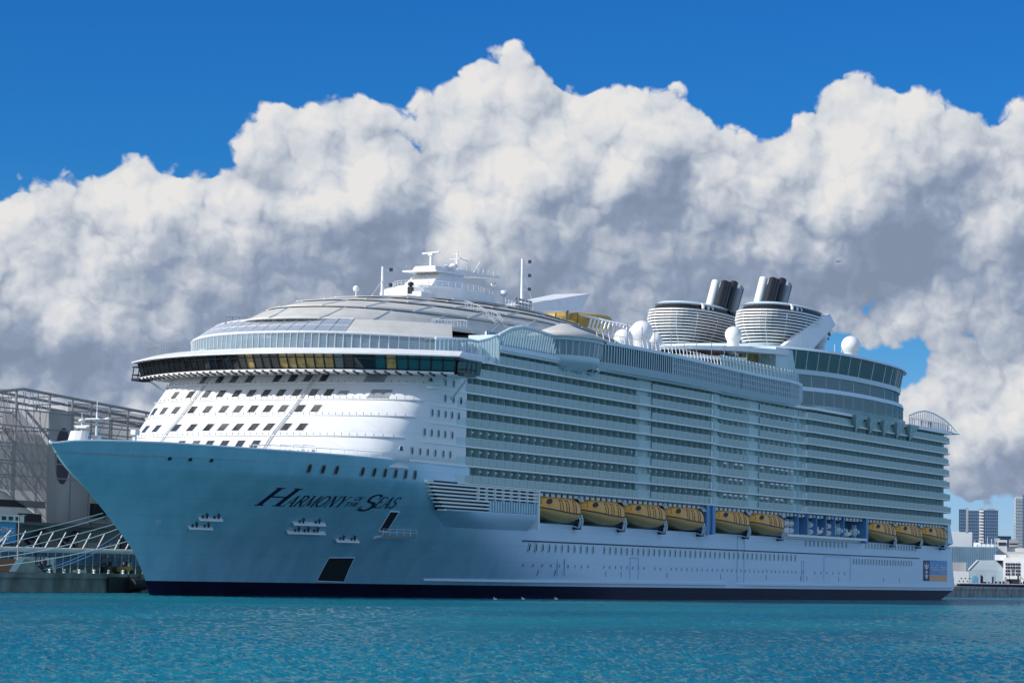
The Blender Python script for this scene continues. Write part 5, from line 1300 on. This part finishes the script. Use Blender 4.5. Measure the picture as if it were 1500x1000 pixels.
def vehicle(name,label,x,y,kind):
    r_=empty(name,(x,y,2.97)); tag(r_,label,'forklift' if kind=='fork' else 'utility cart')
    mb=MB(); mb.hexa([(x-1.3,y-.7,3.35),(x+1.3,y-.7,3.35),(x+1.3,y+.7,3.35),(x-1.3,y+.7,3.35),(x-1.2,y-.65,4.1),(x+1.25,y-.65,4.25),(x+1.25,y+.65,4.25),(x-1.2,y+.65,4.1)]); tp(mb,'body','yslide' if kind!='fork' else 'wintrim',r_)
    mb=MB()
    for dx in (-.9,.8):
        for dy in (-.6,.6): mb.tube((x+dx,y+dy,4.1),(x+dx*.8,y+dy,5.5),.06,5)
    mb.box(x-.95,x+.85,y-.7,y+.7,5.45,5.55); tp(mb,'roof_frame','black',r_)
    for dx in (-.9,.95):
        for dy in (-.7,.7):
            mb=MB(); mb.tube((x+dx,y+dy-.12,3.35),(x+dx,y+dy+.12,3.35),.37,14); w_=tp(mb,'wheel','rubber',r_)
    if kind=='fork':
        mb=MB(); mb.box(x-1.6,x-1.45,y-.5,y-.35,3.1,6.0); mb.box(x-1.6,x-1.45,y+.35,y+.5,3.1,6.0); mb.box(x-1.6,x-1.45,y-.5,y+.5,4.4,4.6); mb.box(x-2.6,x-1.5,y-.4,y-.25,3.15,3.22); mb.box(x-2.6,x-1.5,y+.25,y+.4,3.15,3.22); tp(mb,'mast','wintrim',r_)
    else:
        mb=MB(); mb.box(x+.3,x+1.2,y-.5,y+.5,4.2,4.8); tp(mb,'cargo','white',r_)
    mb=MB(); mb.box(x-.3,x+.3,y-.35,y+.35,4.1,4.4); mb.box(x+.2,x+.35,y-.35,y+.35,4.4,4.95); tp(mb,'seat','black',r_)
vehicle('forklift','dark forklift with a raised mast beside the concrete block',37.2,26.6,'fork')
vehicle('utility_cart','yellow utility cart with a dark roof parked near the ship\'s bow',60.5,27,'cart')
vehicle('forklift','dark forklift facing the utility cart close to the bow',57.6,28.2,'fork')
mb=MB(); mb.box(33.5,38.5,28.3,29.6,3.1,5.4,0); mb.box(39.8,42.5,28.3,29.6,3.1,5.4,0); mb.box(38.5,39.8,28.5,29.4,3.1,3.4,0); o=mb.build('flatbed_trailer',['white']); tag(o,'white boxes on a low trailer behind the dark forklift','trailer')
mb=MB(); mb.box(49,52,28.6,29.2,3.1,3.5); o=mb.build('cargo_sacks','white'); tag(o,'low pale stack of sacks on the quay','cargo')
# berth opening with rubber fender
mb=MB(); mb.box(51.5,61,24.05,24.3,.1,2.5); o=mb.build('fender_recess','dark'); tag(o,'dark square recess in the quay wall','recess')
mb=MB(); mb.tube((57.0,23.5,1.4),(60.8,23.5,1.4),.95,16); mb.tube((57.3,23.5,1.4),(57.4,24.4,2.9),.08,5); mb.tube((60.4,23.5,1.4),(60.4,24.4,2.9),.08,5); o=mb.build('rubber_fender','rubber'); tag(o,'black cylindrical rubber fender hanging on the quay wall','fender')
# mooring lines
ropes=[((15.9,2.0,11.7),(-6,27,4.2),'rope'),((16.4,1.6,11.3),(2,27,4.0),'rope'),((17.6,1.0,10.2),(4,27,3.6),'rope'),((18.2,.6,9.6),(24,26.4,5.1),'rope'),((18.7,.4,9.1),(36,26,3.4),'rope2'),((19.2,.3,8.6),(37.5,26,3.4),'rope2'),((20.0,.2,7.8),(20,27,3.6),'rope')]
lab=['uppermost pale mooring line from the bow to the quay','second pale mooring line from the bow','third mooring line from the bow','pale mooring line ending on the concrete block','dark blue mooring line to the forklift','lower dark blue mooring line to the forklift','lowest pale mooring line from the bow']
for (a,b,m),lb_ in zip(ropes,lab):
    mb=MB(); A=Vector(a);B=Vector(b); pts=[]
    for k in range(17):
        t=k/16; p=A.lerp(B,t); p.z-=1.3*4*t*(1-t)*.5; pts.append(p)
    mb.path(pts,.065,5); o=mb.build('mooring_line',m); tag(o,lb_,'mooring line','mooring lines from the bow')
# ------------------------------------------------------------------ far shore on the right
M['bluetower']=mat('blue_glass_tower',(.07,.13,.22),.25,var=.2,vscale=.05); M['bluepanel']=mat('blue_grey_sheet',(.16,.27,.36),.6,var=.15,vscale=.1); M['paleb']=mat('pale_building',(.52,.55,.57),.6); M['sheddg']=mat('grey_shed_sheet',(.30,.38,.44),.6,var=.08,vscale=.2)
FW=Vector((.963,.27,0)).normalized(); RT=Vector((FW.y,-FW.x,0)); EYE=Vector((CX,CY,0))
def fpt(lat,d,z): p=EYE+FW*d+RT*lat; return (p.x,p.y,z)
class FB(MB):   # boxes in the frame of the far shore: lateral, distance, height
    def fb(s,l0,l1,d0,d1,z0,z1,mi=0): s.hexa([fpt(l0,d0,z0),fpt(l1,d0,z0),fpt(l1,d1,z0),fpt(l0,d1,z0),fpt(l0,d0,z1),fpt(l1,d0,z1),fpt(l1,d1,z1),fpt(l0,d1,z1)],mi)
mb=FB(); mb.fb(-40,400,1190,4000,-3,3.6); o=mb.build('far_wharf','concrete'); tag(o,kind='structure')
def bld(name,label,loc): r_=empty(name,loc); tag(r_,label,'building'); return r_
bg_=empty('workboat',fpt(2,1150,0)); tag(bg_,'dark hulled workboat with cluttered deck moored beyond the stern','boat')
mb=FB(); hb=[fpt(*q,0)[:2] for q in ((-13.2,1150),(-13.6,1158),(-11,1166),(24,1166),(28,1158),(24,1150),(-12,1148.5))]; mb.prism(hb,-.6,4.0); tp(mb,'hull','boot',bg_)
mb=MB(); mb.path([(x,y,4.05) for x,y in hb+hb[:1]],.22,5); tp(mb,'rail_cap','grey',bg_)
mb=FB(); mb.fb(-7.4,-5.0,1152,1160,4,6.7); mb.fb(-7.0,-5.6,1153,1159,6.7,7.2); tp(mb,'deckhouse','teal',bg_)
for k in range(24):
    la=-4.4+k*.98+rnd.uniform(-.3,.3); d=rnd.uniform(1151,1160); h=rnd.uniform(.4,1.6) if k%5 else 3.0; mb=FB(); mb.fb(la,la+rnd.uniform(.5,1.1),d,d+2,4,4+h)
    if k%3==0: mb.lathe(fpt(la+.4,d,4+h),[(.35,0),(.4,.3),(.2,.5)],8)
    if k%6==0: mb.tube(fpt(la,d,4),fpt(la,d,7.6),.1,5)
    tp(mb,'deck_gear',rnd.choice(['wintrim','hall','rubber','wintrim']),bg_)
mb=FB(); mb.tube(fpt(11.5,1152,4),fpt(11.5,1152,7.2),.22,6); mb.tube(fpt(11.5,1152,7.1),fpt(13.6,1152,5.2),.15,5); tp(mb,'derrick','grey',bg_)
b1=bld('hip_roofed_shed','large pale grey shed with sloping hipped ends behind the workboat',fpt(-2,1350,3.6))
mb=FB(); mb.fb(-10.4,6.4,1350,1390,3.6,10.6); mb.hexa([fpt(-10.4,1350,10.6),fpt(6.4,1350,10.6),fpt(6.4,1390,10.6),fpt(-10.4,1390,10.6),fpt(-6.2,1351,15.1),fpt(2.4,1351,15.2),fpt(2.4,1389,15.2),fpt(-6.2,1389,15.1)]); tp(mb,'wall','sheddg',b1)
mb=FB(); mb.tube(fpt(-10.5,1349.6,10.6),fpt(-6.3,1350.6,15.1),.28,5); tp(mb,'roof_edge','white',b1)
mb=FB(); mb.fb(-22,-10.4,1350,1370,3.6,9.8,0)
for k in range(6): mb.fb(-15+k*.95,-14.6+k*.95,1349.8,1350,5.0+(k%2)*1.3,5.5+(k%2)*1.3,1)
mb.fb(-22,-11.5,1356,1372,9.8,14.0,2); tp(mb,'annex',['paleb','navy','hall'],b1)
b2=bld('white_office_block','white waterfront office with a grid of dark windows behind the workboat',fpt(10,1345,3.6))
mb=FB(); mb.fb(5.6,16,1345,1375,3.6,16.6,0); mb.fb(1.6,7,1347,1372,15.2,17.8,0); mb.fb(7.5,18,1360,1372,16.6,18.4,1); tp(mb,'wall',['white','beige'],b2)
mb=FB(); mb.fb(6.2,13.2,1344.6,1345,3.8,6.6); tp(mb,'ground_opening','dark',b2)
for r_i in range(4):
    for c in range(3):
        la=6.6+c*2.35; z=8.3+r_i*1.55; mb=FB()
        if r_i<2 and c==1: mb.fb(la+.35,la+.85,1344.7,1345,z,z+1.2,0); mb.fb(la+1.2,la+1.7,1344.7,1345,z,z+1.2,0)
        else: mb.fb(la,la+2.0,1344.7,1345,z,z+1.05,0); mb.fb(la+.97,la+1.03,1344.6,1344.7,z,z+1.05,1)
        tp(mb,'window',['wintrim','white'],b2)
b3=bld('blue_grey_warehouse','long blue grey ribbed warehouse behind the hip roofed shed',fpt(-8,1600,3.6))
mb=FB(); mb.fb(-24,3,1600,1640,3.6,24.6)
for k in range(27): mb.fb(-23.8+k*1.0,-23.5+k*1.0,1599.7,1600,8,24.3)
tp(mb,'wall','bluepanel',b3)
mb=FB(); mb.fb(-8.4,1.5,1604,1630,24.6,26.2); mb.fb(-9.8,-6,1610,1625,24.6,27.0); tp(mb,'roof_house','white',b3)
mb=FB()
for k in range(6): mb.tube(fpt(-9+k*2.3,1603,24.6),fpt(-9+k*2.3,1603,rnd.uniform(26.5,30.5)),.13,5)
tp(mb,'roof_masts','white',b3)
b4=bld('pale_silo_block','pale grey windowless block just behind the ship stern',fpt(-14,1650,3.6)); mb=FB(); mb.fb(-24,-10.8,1650,1670,3.6,33.6); tp(mb,'wall','paleb',b4); mb=FB(); mb.fb(-14.6,-13.5,1649.5,1652,33.6,35); tp(mb,'roof_vent','grey',b4)
b5=bld('car_park_block','open decked low block with dark gaps beside the blue grey warehouse',fpt(10,1620,3.6)); mb=FB(); mb.fb(3,22,1620,1650,3.6,22.5,0)
for k in range(4):
    for j in range(6): mb.fb(3.6+j*3.0,6.0+j*3.0,1619.6,1620,9+k*3.3,11+k*3.3,1)
mb.fb(3.4,8.8,1622,1640,22.5,29.0,0); mb.fb(4.0,8.2,1621.6,1622,26,27.6,1)
tp(mb,'wall',['paleb','wintrim'],b5)
mb=FB(); mb.fb(9,22,1625,1645,22.5,24.6); tp(mb,'roof_block','beige',b5)
b6=bld('twin_blue_tower','tall dark blue glass apartment tower with a white balcony spine',fpt(-10,2600,3.6))
mb=FB()
TW=((-29,-20.5,71.4,2604),(-20.5,-10.9,70.2,2602),(-6.6,6.0,70.8,2600))
for l0,l1,zt,d0 in TW: mb.fb(l0,l1,d0,2640,3,zt,0)
mb.fb(-10.9,-6.6,2601,2630,3,72.4,1); mb.fb(-22.6,-20.6,2602,2610,3,73,1)
for k in range(24): mb.fb(-10.7,-6.9,2599,2601,6+k*2.75,7.0+k*2.75,2)
for k in range(22):
    for l0,l1,zt,d0 in TW: mb.fb(l0+.2,l1-.2,d0-.2,d0,6+k*2.9,7.0+k*2.9,3)
for l0,l1,zt,d0 in TW:
    n_=int((l1-l0)/1.6)
    for k in range(n_+1): mb.fb(l0+k*1.6,l0+k*1.6+.28,d0-.5,d0-.2,3,zt+.4,3)
M['towerline']=mat('tower_floor_band',(.12,.20,.30),.4); tp(mb,'tower_block',['bluetower','hall','white','towerline'],b6)
mb=FB(); mb.fb(-4,3,2606,2620,70.8,72.6); tp(mb,'roof_house','hall',b6)
b7=bld('low_blue_slab','low dark blue slab building between the towers',fpt(12,2620,3.6)); mb=FB(); mb.fb(6,17.8,2620,2650,3,48)
for k in range(12): mb.fb(6.3,17.5,2619.6,2620,10+k*3,11+k*3)
tp(mb,'wall','bluetower',b7)
b8=bld('pale_tower','tall pale tower with vertical stripes, set apart from the blue glass tower',fpt(28,2600,3.6)); mb=FB(); mb.fb(21,40,2600,2640,3,82.7,0); mb.fb(28.2,40,2598,2640,3,85,3)
for k in range(5): mb.fb(21.8+k*1.35,22.3+k*1.35,2599.6,2600,3,82,1)
for k in range(27): mb.fb(21.2,28,2599.3,2599.6,5+k*2.85,5.9+k*2.85,2)
tp(mb,'tower_block',['paleb','bluepanel','grey','bluetower'],b8)
mb=FB(); mb.fb(22,27,2606,2620,82.7,84.4); tp(mb,'roof_house','grey',b8)
for i,(l0,l1,d,z,m) in enumerate(((-30,-24,2200,44,'paleb'),(14,21,2300,40,'hall'),(18,24,1900,27,'paleb'),(2,6,2000,36,'sheddg'))):
    mb=FB(); mb.fb(l0,l1,d,d+20,3,z,0)
    for k in range(5): mb.fb(l0+.3,l1-.3,d-.3,d,z-4-k*3,z-3-k*3,1)
    o=mb.build('distant_block',[m,'wintrim']); tag(o,['pale distant block just right of the ship stern','grey distant block left of the pale striped tower','low pale distant block under the pale striped tower','grey green distant block right of the blue glass tower'][i],'building')
# jet in the distance
jet=empty('airplane',(10024.8,3285.8,1233.7)); tag(jet,'tiny dark airliner in the cloudy sky above the aft funnel','airplane')
bx=Vector((10024.8,3285.8,1233.7)); rt=Vector((.426,-.904,0)); fw=Vector((.85,.40,0)).normalized()
mb=MB(); mb.tube(bx-fw*4-rt*10,bx+rt*9+Vector((0,0,1)),2.3,10,r2=1.6); part(mb,'fuselage','grey',parent=jet)
mb=MB(); mb.hexa([bx+rt*-2+fw*-22,bx+rt*2+fw*-22,bx+rt*5+fw*22,bx+rt*0+fw*22]+[p+Vector((0,0,.7)) for p in (bx+rt*-2+fw*-22,bx+rt*2+fw*-22,bx+rt*5+fw*22,bx+rt*0+fw*22)]); mb.hexa([bx+rt*2-fw*1,bx+rt*16+Vector((0,0,2)),bx+rt*17+Vector((0,0,2)),bx+rt*6]+[p+Vector((0,0,.7)) for p in (bx+rt*2-fw*1,bx+rt*16+Vector((0,0,2)),bx+rt*17+Vector((0,0,2)),bx+rt*6)]); part(mb,'wing','grey',parent=jet)
mb=MB(); mb.hexa([bx+rt*6,bx+rt*9,bx+rt*9+fw*.6,bx+rt*6+fw*.6,bx+rt*8.5+Vector((0,0,7)),bx+rt*10+Vector((0,0,7)),bx+rt*10+fw*.6+Vector((0,0,7)),bx+rt*8.5+fw*.6+Vector((0,0,7))]); part(mb,'tail_fin','grey',parent=jet)

for i,(x,y,lb_) in enumerate(((73.5,-33,'white gull floating nearest the bow side of the waterline'),(86,-32,'white gull floating in the middle of the three'),(101,-31,'white gull floating farthest aft by the hull'))):
    mb=MB(); mb.lathe((x,y,.12),[(.04,-.14),(.2,-.1),(.26,.02),(.16,.14),(.03,.17)],10,sx=1.9); mb.ball((x-.38,y,.36),.1,8,m=6); mb.tube((x-.34,y,.2),(x-.38,y,.34),.07,6)
    mb.hexa([(x+.3,y-.1,.16),(x+.75,y-.04,.2),(x+.75,y+.04,.2),(x+.3,y+.1,.16),(x+.3,y-.1,.2),(x+.75,y-.04,.23),(x+.75,y+.04,.23),(x+.3,y+.1,.2)])
    o=mb.build('seagull','white'); tag(o,lb_,'gull','gulls on the water')
